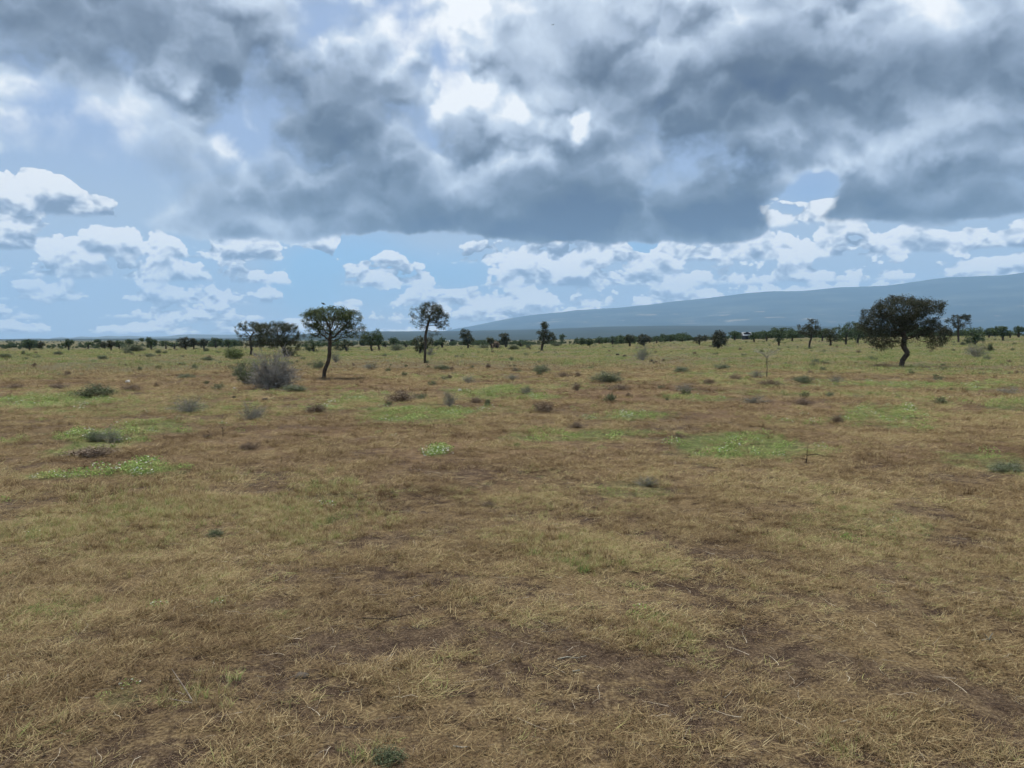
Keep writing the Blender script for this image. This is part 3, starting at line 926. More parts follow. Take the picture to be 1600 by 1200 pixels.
# --- the dark spreading acacia on the right
tree_from_pixels('acacia_tree', (1408, 573),
    [(1408, 573), (1411, 563), (1416, 552), (1411, 541), (1411, 527), (1409, 512)],
    [(1405, 480, 42, 20, 1.2), (1445, 478, 28, 13, 1.2), (1467, 481, 10, 9, 1.2), (1358, 489, 15, 10, 1.4), (1392, 505, 46, 20, 1.0), (1430, 505, 36, 20, 1.0),
     (1368, 523, 20, 20, 1.4), (1380, 535, 16, 12, 1.2), (1463, 521, 22, 20, 1.5), (1458, 538, 9, 10, 1.5), (1398, 530, 24, 8, .5), (1350, 497, 7, 8, 1.2), (1435, 530, 12, 10, .5)],
    'big dark spreading acacia with a bent bare trunk, right of the field', 2100, LEAF_DARK, r_base=.15, per=15, leaf=.040, spread=.17, thr=10,
    step=.10, kill=.14, infl=1.1, seed=3, xper=20, gap=-.30, ldroop=.22, depth=.85)
# --- the green round-headed acacia, left of centre
tree_from_pixels('acacia_tree', (505, 591),
    [(505, 591), (508, 580), (514, 564), (516, 552), (516, 540), (517, 528)],
    [(519, 491, 40, 12, 1.1), (486, 500, 15, 16, 1.2), (551, 499, 16, 17, 1.1), (520, 506, 36, 16, .5), (492, 519, 14, 12, .8), (548, 518, 14, 13, .9), (564, 518, 9, 15, 1.2), (530, 524, 16, 10, .6), (505, 526, 12, 9, .5)],
    'green round-headed acacia with a slanting trunk, between dark low trees and an airy tree', 1500, LEAF_GREEN, r_base=.085, per=10, leaf=.034, spread=.14, thr=7,
    step=.09, kill=.13, infl=.9, seed=8, xper=11, gap=-.10, ldroop=.05, depth=.9)
# --- the straight airy tree
tree_from_pixels('thorn_tree', (664, 567),
    [(664, 567), (664, 552), (665, 538), (665, 524), (668, 510), (672, 495)],
    [(674, 487, 20, 17, 1.2), (688, 498, 15, 15, 1.1), (664, 505, 12, 12, .6), (646, 488, 9, 9, .6), (652, 500, 12, 14, .35), (697, 512, 7, 8, .7), (680, 520, 12, 6, .35), (662, 480, 8, 8, .7), (684, 482, 10, 8, 1)],
    'airy upright thorn tree with a straight dark trunk and thin bare side branches', 900, LEAF_OLIVE, r_base=.095, per=7, leaf=.034, spread=.15, thr=9,
    step=.10, kill=.15, infl=1.0, seed=12, xper=17, ldroop=.1)
# --- the two low trees behind the grey thorn bush
tree_from_pixels('acacia_tree', (391, 556),
    [(391, 556), (393, 546), (391, 536), (393, 526)],
    [(392, 510, 22, 9, 1.0), (376, 517, 10, 13, 1.3), (385, 532, 10, 11, 1.3), (409, 515, 20, 11, .8), (402, 532, 18, 11, 1.0)],
    'low gnarled acacia with a gappy flat crown, behind the left of the grey thorn bush', 620, LEAF_OLIVE, r_base=.13, per=12, leaf=.042, spread=.17, thr=8,
    step=.12, kill=.18, infl=1.2, seed=21, xper=20, gap=-.2, ldroop=.08)
tree_from_pixels('acacia_tree', (446, 558),
    [(446, 558), (445, 548), (440, 538), (434, 528)],
    [(430, 511, 36, 9, 1.1), (452, 523, 17, 15, 1.3), (426, 530, 30, 13, 1.4), (454, 543, 15, 15, 1.5), (462, 508, 8, 6, .8), (470, 528, 10, 12, .9)],
    'low dark acacia behind the grey thorn bush, its foliage hanging almost to the ground', 1000, LEAF_OLIVE, r_base=.14, per=18, leaf=.042, spread=.19, thr=12,
    step=.12, kill=.17, infl=1.2, seed=22, xper=30, gap=-.35, ldroop=.2)

# --- middle-distance trees measured one by one
def mid(base, trunk, lobes, label, seed, leafm=LEAF_FAR, n=420, dist=None, name='tree', **kw):
    y = (ground_at(*base)[1] if dist is None else at_dist(base[0], dist)[1]); s = y / 60.0
    a = dict(r_base=.075 * s, r_tip=.006 * s, per=7, leaf=.056 * s, spread=.15 * s, thr=12, step=.20 * s, kill=.28 * s, infl=1.6 * s, ldroop=.10 * s, xper=9, gap=-.10)
    for k_ in list(kw):
        if k_ in a and k_ not in ('per', 'thr', 'xper', 'gap'): kw[k_] = kw[k_] * s
    a.update(kw)
    return tree_from_pixels(name, base, trunk, lobes, label, int(n * 1.0), leafm, seed=seed, dist=dist, **a)

mid((582, 549), [(582, 549), (580, 543), (580, 535)], [(572, 528, 9, 11, 1), (588, 522, 8, 9, 1.2), (584, 532, 13, 8, 1)], 'dark bushy tree standing just right of the green round-headed acacia', 31)
mid((593, 548), [(593, 548), (592, 542), (590, 536)], [(592, 530, 7, 9, 1)], 'small dark tree pressed against the right side of a bushier one beside the green acacia', 32, n=160)
mid((616, 542), [(616, 542), (616, 537), (615, 533)], [(615, 532, 8, 5, 1), (616, 535, 6, 4, 1)], 'small round-topped tree on a short stem between the green acacia and airy thorn tree', 33, n=200)
mid((602, 540), [(602, 540), (602, 536), (602, 534)], [(602, 533, 5, 3, 1)], 'tiny round tree left of the small round-topped one', 34, n=90, dist=170)
mid((635, 541), [(635, 541), (635, 538), (634, 536)], [(633, 534, 7, 3, 1), (640, 535, 5, 2, 1)], 'small flat-topped tree on the skyline left of the airy thorn tree', 35, n=120, dist=165)
mid((655, 553), [(655, 553), (657, 547), (659, 540)], [(654, 536, 10, 12, 1), (668, 536, 11, 11, 1), (660, 542, 12, 8, .8)], 'dense dark bush tree directly behind the trunk of the airy thorn tree', 36, LEAF_OLIVE, n=520, r_base=.08)
mid((683, 542), [(683, 542), (683, 539), (683, 536)], [(683, 534, 5, 5, 1)], 'small dark tree first to the right of the airy thorn tree', 37, n=110, dist=160)
mid((691, 543), [(691, 543), (691, 539), (691, 535)], [(691, 532, 6, 6, 1)], 'slightly taller small tree second to the right of the airy thorn tree', 38, n=120, dist=160)
mid((731, 545), [(731, 545), (731, 540), (730, 534)], [(727, 520, 8, 6, 1.2), (729, 529, 10, 8, 1), (736, 532, 6, 7, .8)], 'grey-green tree with a pointed left top standing alone right of the airy thorn tree', 39, LEAF_OLIVE, n=420)
mid((768, 541), [(768, 541), (768, 537), (767, 532)], [(766, 527, 6, 4, 1.2), (768, 531, 6, 3, .6)], 'thin small tree left of the compact dark tree near the centre', 40, LEAF_OLIVE, n=120, dist=150)
mid((778, 541), [(778, 541), (777, 537)], [(776, 534, 6, 5, 1)], 'brownish low bush tree joined to the left of the compact dark tree', 41, LEAF_BROWN, n=140, dist=140)
mid((791, 543), [(791, 543), (790, 537), (788, 532)], [(788, 526, 8, 6, 1.1), (788, 532, 9, 7, 1)], 'compact dark tree near the centre of the treeline', 42, LEAF_DARK, n=320)
mid((846, 549), [(846, 549), (847, 541), (850, 530), (851, 520)], [(851, 508, 6, 6, 1.3), (843, 518, 4, 4, 1), (852, 520, 8, 8, 1), (861, 526, 7, 8, .9), (850, 530, 9, 6, .7), (866, 527, 3, 5, .7), (842, 534, 4, 5, .5)],
    'tall narrow tree with a bare leaning trunk right of centre', 43, LEAF_OLIVE, n=480, r_base=.10)
mid((911, 544), [(911, 544), (911, 540), (911, 536)], [(911, 531, 5, 5, 1)], 'left one of two small twin trees right of the tall narrow tree', 44, n=130, dist=130)
mid((921, 544), [(921, 544), (921, 540), (921, 536)], [(921, 532, 4, 5, 1)], 'right one of two small twin trees right of the tall narrow tree', 45, n=120, dist=130)
mid((984, 539), [(984, 539), (984, 535), (984, 531)], [(984, 526, 8, 6, 1)], 'left one of two round dark trees standing close together right of centre', 46, LEAF_OLIVE, n=240, dist=150)
mid((1006, 540), [(1006, 540), (1006, 536), (1006, 532)], [(1006, 527, 11, 7, 1), (1006, 533, 10, 4, .8)], 'right and darker one of two round trees standing close together right of centre', 47, LEAF_DARK, n=330, dist=148)
mid((1122, 545), [(1122, 545), (1122, 540), (1123, 532)], [(1124, 520, 8, 6, 1.2), (1124, 530, 14, 10, 1), (1124, 537, 13, 6, 1.1)], 'dense black-green bush tree touching the ground, halfway to the big dark acacia', 48, LEAF_DARK, n=620, r_base=.08)
mid((1218, 537), [(1218, 537), (1217, 530), (1217, 522)], [(1211, 511, 6, 1.6, 1.5), (1227, 510, 8, 1.6, 1.5), (1217, 516, 9, 4, .8), (1217, 524, 8, 6, .8)], 'flat-topped umbrella tree with a split crown, left of the leaning tree', 49, n=240, dist=135)
mid((1265, 543), [(1265, 543), (1265, 536), (1268, 528), (1267, 518)], [(1252, 511, 10, 5, 1.1), (1270, 506, 9, 10, 1.2), (1262, 516, 16, 8, 1), (1275, 516, 8, 9, .9)], 'dark leaning tree with a bare slanted stem, left of the big dark acacia', 50, LEAF_DARK, n=460)
mid((1498, 535), [(1498, 535), (1497, 526), (1496, 516)], [(1484, 502, 8, 6, 1), (1494, 498, 9, 7, 1), (1508, 495, 9, 4, 1.3), (1512, 503, 5, 8, .9), (1497, 508, 12, 6, .5)], 'tall thin-stemmed tree with a ragged crown right of the big dark acacia', 51, LEAF_DARK, n=330)
mid((1523, 532), [(1523, 532), (1523, 527), (1523, 520)], [(1518, 516, 11, 8, 1), (1530, 519, 9, 8, 1), (1523, 524, 15, 5, .8)], 'low spreading green tree right of the ragged thin-stemmed one', 52, n=420, dist=125)
mid((1567, 530), [(1567, 530), (1567, 522), (1566, 514)], [(1564, 510, 10, 2.5, 1.4), (1566, 517, 9, 6, .9)], 'flat dark-topped tree near the right edge of the picture', 53, n=240, dist=150)
mid((1591, 530), [(1591, 530), (1591, 525), (1591, 520)], [(1591, 517, 9, 5, 1)], 'bluish round tree at the right edge of the picture', 54, n=200, dist=175)
mid((1322, 534), [(1322, 534), (1322, 526), (1322, 518)], [(1312, 512, 13, 10, 1), (1331, 509, 13, 12, 1.1), (1318, 522, 16, 7, .8)], 'bushy green tree behind and just left of the big dark acacia', 55, n=380, dist=135)
mid((1340, 533), [(1340, 533), (1340, 528), (1342, 520)], [(1345, 511, 10, 11, 1), (1345, 522, 10, 7, .8)], 'rounded green tree half hidden behind the left side of the big dark acacia', 56, n=260, dist=140)
mid((1298, 535), [(1298, 535), (1298, 529), (1297, 524)], [(1295, 515, 9, 8, 1), (1300, 523, 10, 6, .8)], 'loose brownish-green tree between the leaning tree and the bushy green one', 57, LEAF_OLIVE, n=260, dist=130)
mid((490, 541), [(490, 541), (489, 535)], [(485, 530, 10, 9, 1), (498, 532, 8, 7, 1)], 'dark bush tree seen under the left of the green round-headed acacia', 58, n=260, dist=120)
mid((541, 545), [(541, 545), (541, 540)], [(541, 533, 9, 8, 1), (530, 537, 8, 5, 1)], 'low bush tree seen beneath the right of the green round-headed acacia', 59, LEAF_OLIVE, n=240, dist=120)
# left side of the treeline
L_T = [
 ((46, 548), [(46, 536, 8, 7, 1)], 'round tree standing highest at the far left end of the treeline', 240, LEAF_FAR, 165),
 ((64, 548), [(64, 538, 4, 5, 1)], 'small tree just right of the round one at the far left', 90, LEAF_DARK, 165),
 ((107, 548), [(108, 533, 6, 4, 1.2), (105, 538, 7, 4, .8)], 'tree with a tufted right top, third from the left end of the treeline', 200, LEAF_FAR, 160),
 ((138, 546), [(138, 536.5, 6, 1.3, 1)], 'little umbrella tree, left one of the pale-stemmed pair', 80, LEAF_FAR, 190),
 ((152, 546), [(152, 533.5, 4, 1.1, 1)], 'tiny umbrella tree standing above its neighbours on the left horizon', 60, LEAF_FAR, 210),
 ((163, 547), [(162, 538, 4, 5, 1)], 'narrow dark tree left of the stemmed dark one on the left', 90, LEAF_DARK, 160),
 ((173, 549), [(173, 537, 6, 6, 1)], 'stemmed dark tree in front of the left treeline', 150, LEAF_DARK, 140),
 ((186, 546), [(186, 535, 6, 2.5, 1), (186, 538, 5, 2, .6)], 'flat-crowned tree to the left of the long dark bush', 100, LEAF_FAR, 185),
 ((202, 546), [(202, 533, 5, 4, 1)], 'round pale tree above the long dark bush', 110, LEAF_FAR, 180),
 ((222, 546), [(222, 532.5, 3, 1.1, 1)], 'smallest umbrella tree on the left horizon', 50, LEAF_FAR, 220),
 ((236, 546), [(233, 530, 5, 4, 1.2), (241, 533, 5, 4, 1), (236, 538, 6, 4, .8)], 'two-headed dark tree rising right of the long dark bush', 220, LEAF_FAR, 165),
 ((259, 546), [(258, 535, 8, 1.6, 1.2), (258, 538, 6, 2, .5)], 'wide umbrella tree right of the two-headed one', 110, LEAF_FAR, 185),
 ((272, 546), [(270, 538, 8, 3, 1)], 'low dark tree left of the broad clump on the left', 130, LEAF_FAR, 175),
 ((290, 546), [(283, 531, 6, 5, 1), (292, 530, 7, 5, 1.2), (290, 537, 11, 5, .8)], 'broad dark clumped tree, largest of the left treeline', 330, LEAF_DARK, 160),
 ((303, 546), [(303, 533, 4, 6, 1)], 'narrow right-hand neighbour of the broad dark clumped tree', 130, LEAF_DARK, 160),
 ((318, 547), [(318, 536, 6, 6, 1), (319, 531, 4, 2, 1)], 'upright dark tree right of the broad clump', 170, LEAF_DARK, 155),
 ((337, 546), [(336, 532.5, 6, 1.6, 1), (338, 537, 5, 3, .8)], 'hazy flat-topped tree between the upright dark one and the round pair', 100, LEAF_FAR, 215),
 ((345, 546), [(345, 535, 3.5, 4, 1)], 'thin dark tree left of the round pair', 80, LEAF_FAR, 190),
 ((357, 546), [(357, 536, 5, 3.5, 1)], 'left tree of the round pair beside the gnarled acacia', 110, LEAF_FAR, 180),
 ((367, 546), [(367, 536, 3.5, 3.5, 1)], 'right tree of the round pair beside the gnarled acacia', 80, LEAF_FAR, 180),
]
for k_, (b0, lb, lab, n_, lm_, dd) in enumerate(L_T):
    _r = random.Random(k_ * 7 + len(lab))
    lb = lb + [(lb[0][0] + _r.choice((-1, 1)) * lb[0][2] * _r.uniform(.5, 1.1), lb[0][1] + _r.uniform(-2.5, 4), lb[0][2] * _r.uniform(.35, .7), lb[0][3] * _r.uniform(.4, .8), _r.uniform(.5, 1))]
    mid(b0, [b0, (b0[0], b0[1] - 4), (b0[0], b0[1] - 8)], lb, lab, 70 + k_, lm_, n=n_, dist=dd, r_base=.055)
# further trees of the right and middle treeline
R_T = [
 ((755, 540), [(757, 536, 4, 3, 1)], 'tiny dark tree left of the thin small tree', 60, LEAF_FAR, 180),
 ((814, 541), [(813, 536, 6, 3, 1)], 'low green tree right of the compact dark tree', 90, LEAF_FAR, 170),
 ((826, 541), [(825, 536, 5, 3, 1)], 'low green tree left of the tall narrow tree', 80, LEAF_FAR, 170),
 ((880, 541), [(879, 529, 4, 1.4, 1.2), (878, 535, 3, 3, .5)], 'faint umbrella tree right of the tall narrow tree', 80, LEAF_FAR, 260),
 ((903, 541), [(902, 535, 4, 4, 1)], 'hazy round tree touching the left twin tree', 80, LEAF_FAR, 200),
 ((936, 540), [(937, 533, 8, 4, 1)], 'low dark tree right of the twin trees', 120, LEAF_FAR, 190),
 ((957, 540), [(957, 531, 5, 5, 1), (962, 534, 5, 4, 1)], 'pointed green tree between the twins and the two round trees', 140, LEAF_FAR, 170),
 ((970, 540), [(970, 531, 5, 4, 1)], 'dim green tree left of the two round trees', 90, LEAF_FAR, 200),
 ((1026, 539), [(1026, 531, 8, 4, 1), (1036, 526, 5, 2.5, 1)], 'low green tree right of the two round trees', 160, LEAF_FAR, 180),
 ((1048, 538), [(1047, 531, 7, 4, 1)], 'green tree halfway between the two round trees and the black-green bush tree', 120, LEAF_FAR, 200),
 ((1066, 538), [(1067, 531, 9, 4, 1)], 'broad low tree second to the left of the black-green bush tree', 140, LEAF_FAR, 190),
 ((1093, 540), [(1094, 530, 10, 6, 1), (1103, 528, 6, 5, 1)], 'dark tree touching the left side of the black-green bush tree', 220, LEAF_DARK, 150),
 ((1148, 539), [(1148, 528, 7, 4, 1)], 'green tree between the black-green bush tree and the white roof', 110, LEAF_FAR, 190),
 ((1178, 536), [(1178, 526, 6, 5, 1)], 'dark green tree touching the right end of the white roof', 130, LEAF_FAR, 165),
 ((1198, 536), [(1196, 526, 12, 5, 1)], 'wide low green tree right of the white roof', 170, LEAF_FAR, 170),
 ((1238, 536), [(1236, 525, 9, 6, 1)], 'green tree under the umbrella tree and left of the leaning one', 160, LEAF_FAR, 165),
 ((1285, 537), [(1286, 523, 7, 6, 1)], 'green tree right behind the leaning tree', 130, LEAF_FAR, 160),
 ((1545, 531), [(1545, 522, 8, 5, 1)], 'low green tree between the spreading one and the flat dark-topped one', 130, LEAF_FAR, 175),
 ((1578, 531), [(1577, 523, 7, 4, 1)], 'low green tree right of the flat dark-topped one', 100, LEAF_FAR, 170),
 ((1475, 533), [(1474, 520, 9, 7, 1)], 'green tree showing just right of the big dark acacia', 150, LEAF_FAR, 160),
]
for k_, (b0, lb, lab, n_, lm_, dd) in enumerate(R_T):
    _r = random.Random(k_ * 7 + len(lab))
    lb = lb + [(lb[0][0] + _r.choice((-1, 1)) * lb[0][2] * _r.uniform(.5, 1.1), lb[0][1] + _r.uniform(-2.5, 4), lb[0][2] * _r.uniform(.35, .7), lb[0][3] * _r.uniform(.4, .8), _r.uniform(.5, 1))]
    mid(b0, [b0, (b0[0], b0[1] - 4), (b0[0], b0[1] - 7)], lb, lab, 120 + k_, lm_, n=n_, dist=dd, r_base=.055)

# --- the woodland beyond, which reads as one dark band
def woodland():
    rng = np.random.default_rng(404)
    src = []
    for i in range(6):
        lobes = [((rng.normal(0, .7), rng.normal(0, .7), rng.uniform(.4, 1.9)), (rng.uniform(.9, 1.6), rng.uniform(.9, 1.6), rng.uniform(.6, 1.1))) for _ in range(4)]
        C = []
        for c, rr_ in lobes:
            p = rng.normal(size=(300, 3)); p /= np.linalg.norm(p, axis=1)[:, None]; p *= rng.uniform(.5, 1, 300)[:, None]
            C.append(np.array(c) + p * np.array(rr_))
        C = np.concatenate(C); C = C[C[:, 2] > .1]; m = len(C)
        u = rng.normal(size=(m, 3)); u /= np.linalg.norm(u, axis=1)[:, None]
        w = np.cross(u, rng.normal(size=(m, 3))); w /= np.linalg.norm(w, axis=1)[:, None]
        s = rng.uniform(.10, .26, m)[:, None]
        V = np.stack([C - u * s, C + w * s * .5, C + u * s, C - w * s * .5], 1).reshape(-1, 3)
        src.append(mesh_np('woodland_tree_mesh', V, np.arange(m * 4).reshape(-1, 4), LEAF_FAR))
    r = np.concatenate([rng.uniform(178, 330, 2600), rng.uniform(330, 1500, 4200)]); a = np.radians(rng.uniform(-55, 55, 6800))
    X, Y = r * np.sin(a), r * np.cos(a)
    d = fbm(X, Y, 90, 3, 66)
    k = (rng.uniform(size=len(X)) < sst(d, .30, .55)) & (r > 178 + 60 * fbm(a * 300, r * 0, 40, 2, 5))
    X, Y, r = X[k], Y[k], r[k]
    az_ = X / r
    sc = rng.uniform(.25, .80, len(X)) ** 1.2 * (.68 + .57 * sst(az_, .10, .36)) * (.55 + .9 * sst(fbm(az_ * 900, r * 0, 14, 3, 15), .35, .65)) * (1 + .4 * sst(r, 300, 1200))
    scatter('woodland', src, X, Y, sc, np.full(len(X), .5), label='distant dark green bush country forming a thin band on the skyline', cat='woodland')
woodland()

# ------------------------------------------------------------------ bushes
def tube_path(pts, r0, r1, sides=3):
    pts = np.asarray(pts); n = len(pts)
    an = np.arange(sides) * 2 * math.pi / sides
    vs = []
    for i in range(n):
        d = pts[min(i + 1, n - 1)] - pts[max(i - 1, 0)]; d = d / (np.linalg.norm(d) + 1e-9)
        u = np.cross(d, [.3, 1, .2]); u /= np.linalg.norm(u); v = np.cross(d, u)
        r = r0 + (r1 - r0) * i / (n - 1)
        vs.append(pts[i] + (np.cos(an)[:, None] * u + np.sin(an)[:, None] * v) * r)
    j = np.arange(sides); jn = (j + 1) % sides
    fs = [np.stack([i * sides + j, i * sides + jn, (i + 1) * sides + jn, (i + 1) * sides + j], -1) for i in range(n - 1)]
    return np.concatenate(vs), np.concatenate(fs)

def twig_mass(name, mat, n_stems, n_sub, rr, hh, r0, seed, spread=1.0, flat=.25, up_=.5, sub_len=.35):
    """stems that leave one stool and fork; fits an ellipsoid rr wide and hh high. returns mesh and tip points"""
    rng = np.random.default_rng(seed)
    vs, fs, k, tips = [], [], 0, []
    for s in range(n_stems):
        az = rng.uniform(0, 2 * math.pi); el = math.asin(rng.uniform(flat, 1)) 
        L = rng.uniform(.55, 1.05)
        end = np.array([math.cos(az) * math.cos(el) * rr * spread, math.sin(az) * math.cos(el) * rr * spread, math.sin(el) * hh]) * L
        st = np.array([rng.normal(0, .10) * rr, rng.normal(0, .10) * rr, -.02 * hh])
        m = 5; t = np.linspace(0, 1, m)[:, None]
        P = st * (1 - t) + end * t
        P[:, 2] += np.sin(t[:, 0] * math.pi) * .12 * hh * rng.uniform(-.4, 1)
        P[1:] += rng.normal(0, .035 * rr, (m - 1, 3))
        P[1:, 2] = np.maximum(P[1:, 2], .01)
        v, f = tube_path(P, r0 * rng.uniform(.7, 1.2), r0 * .35); vs.append(v); fs.append(f + k); k += len(v)
        for q in range(n_sub):
            tt = rng.uniform(.25, 1); i = min(int(tt * (m - 1)), m - 2); a = P[i] + (P[i + 1] - P[i]) * (tt * (m - 1) - i)
            d = rng.normal(size=3) + np.array([0, 0, up_]) + end / np.linalg.norm(end) * .9; d /= np.linalg.norm(d)
            l = sub_len * rr * rng.uniform(.4, 1.1)
            B = np.array([a, a + d * l * .5 + rng.normal(0, .04 * l, 3), a + d * l + rng.normal(0, .15 * l, 3)])
            B[:, 2] = np.maximum(B[:, 2], .005)
            v, f = tube_path(B, r0 * .42, r0 * .2); vs.append(v); fs.append(f + k); k += len(v)
            tips += [B[1], B[2]]
    return mesh_np(name, np.concatenate(vs), np.concatenate(fs), mat), np.array(tips)

def leaf_cloud(name, mat, tips, per, spread, size, seed):
    rng = np.random.default_rng(seed)
    C = np.repeat(tips, per, axis=0); m = len(C)
    C = C + rng.normal(0, spread, (m, 3)); C[:, 2] = np.maximum(np.abs(C[:, 2]), .01)
    u = rng.normal(size=(m, 3)); u /= np.linalg.norm(u, axis=1)[:, None]
    w = np.cross(u, rng.normal(size=(m, 3))); w /= np.linalg.norm(w, axis=1)[:, None]
    s = size * rng.uniform(.5, 1.4, m)[:, None]
    V = np.stack([C - u * s, C + w * s * .4, C + u * s, C - w * s * .4], 1).reshape(-1, 3)
    return mesh_np(name, V, np.arange(m * 4).reshape(-1, 4), mat)

BARK_BROWN = bark_material('brown_twig_bark', (.09, .065, .05), (.26, .20, .15))
KINDS = {}
def bush_kind(key, bark, leafm, n_stems, n_sub, hh, r0, per=0, leaf=.03, variants=2, lspread=.05, **kw):
    out = []
    for v in range(variants):
        tm, tips = twig_mass(key + '_twigs', bark, n_stems, n_sub, .5, hh, r0, 900 + v + len(key) * 31, **kw)
        lm = leaf_cloud(key + '_leaves', leafm, tips, per, lspread, leaf, 50 + v) if per else None
        out.append((tm, lm))
    KINDS[key] = out
# unit bushes one metre across
bush_kind('grey_bush', BARK_GREY, LEAF_SHRUB, 40, 14, .62, .0048, 1, .014, 3, .04, up_=.8)
bush_kind('green_bush', BARK_GREY, LEAF_SHRUB, 36, 12, .62, .006, 6, .018, 3, .05, up_=.8)
bush_kind('dark_bush', BARK_BROWN, LEAF_WIRY, 30, 12, .70, .007, 6, .026, 3, .06)
bush_kind('dry_bush', BARK_BROWN, LEAF_BROWN, 34, 10, .45, .006, 4, .022, 3, .05, flat=.1)
bush_kind('bright_bush', BARK_GREY, LEAF_BRIGHT, 34, 12, .65, .006, 8, .024, 1, .06)

_cnt = {}
def bush(kind, px, py, w_px, h_px, label, dist=None, group=None, name=None, cat='bush', rot=None):
    x, y = ground_at(px, py) if dist is None else at_dist(px, dist)
    m = y / F
    i = _cnt.get(kind, 0); _cnt[kind] = i + 1
    tm, lm = KINDS[kind][i % len(KINDS[kind])]
    hh = {'grey_bush': .68, 'green_bush': .66, 'dark_bush': .76, 'dry_bush': .48, 'bright_bush': .7}[kind]
    root = link(name or 'bush', None, loc=(x, y, float(gh(x, y)) - .01))
    tag(root, label, cat, group)
    s = w_px * m
    root.scale = (s, s * .9, h_px * m / hh)
    root.rotation_euler = (0, 0, rot if rot is not None else (i * 2.39) % 6.28)
    link('twigs', tm, root)
    if lm is not None: link('foliage', lm, root)
    return root

# the big grey thorn bush in front of the two low trees
def thorn_bush():
    x, y = ground_at(428, 606); m = y / F
    root = link('thorn_bush', None, loc=(x, y, float(gh(x, y))))
    tag(root, 'big grey leafless thorn bush, a tangle of twigs in front of two low trees', 'bush')
    tm, tips = twig_mass('thorn_bush_twigs', bark_material('thorn_bark', (.15, .138, .118), (.36, .335, .30)), 130, 18, 46 * m, 62 * m, .015, 4001, up_=.35, flat=.02, sub_len=.34)
    link('twigs', tm, root)
    link('foliage', leaf_cloud('thorn_bush_leaves', LEAF_SHRUB, tips[::6], 1, .05, .022, 3), root)
thorn_bush()
bush('green_bush', 385, 601, 52, 40, 'green leafy bush touching the left side of the big grey thorn bush')
bush('green_bush', 460, 611, 60, 13, 'low green bush at the right foot of the big grey thorn bush')

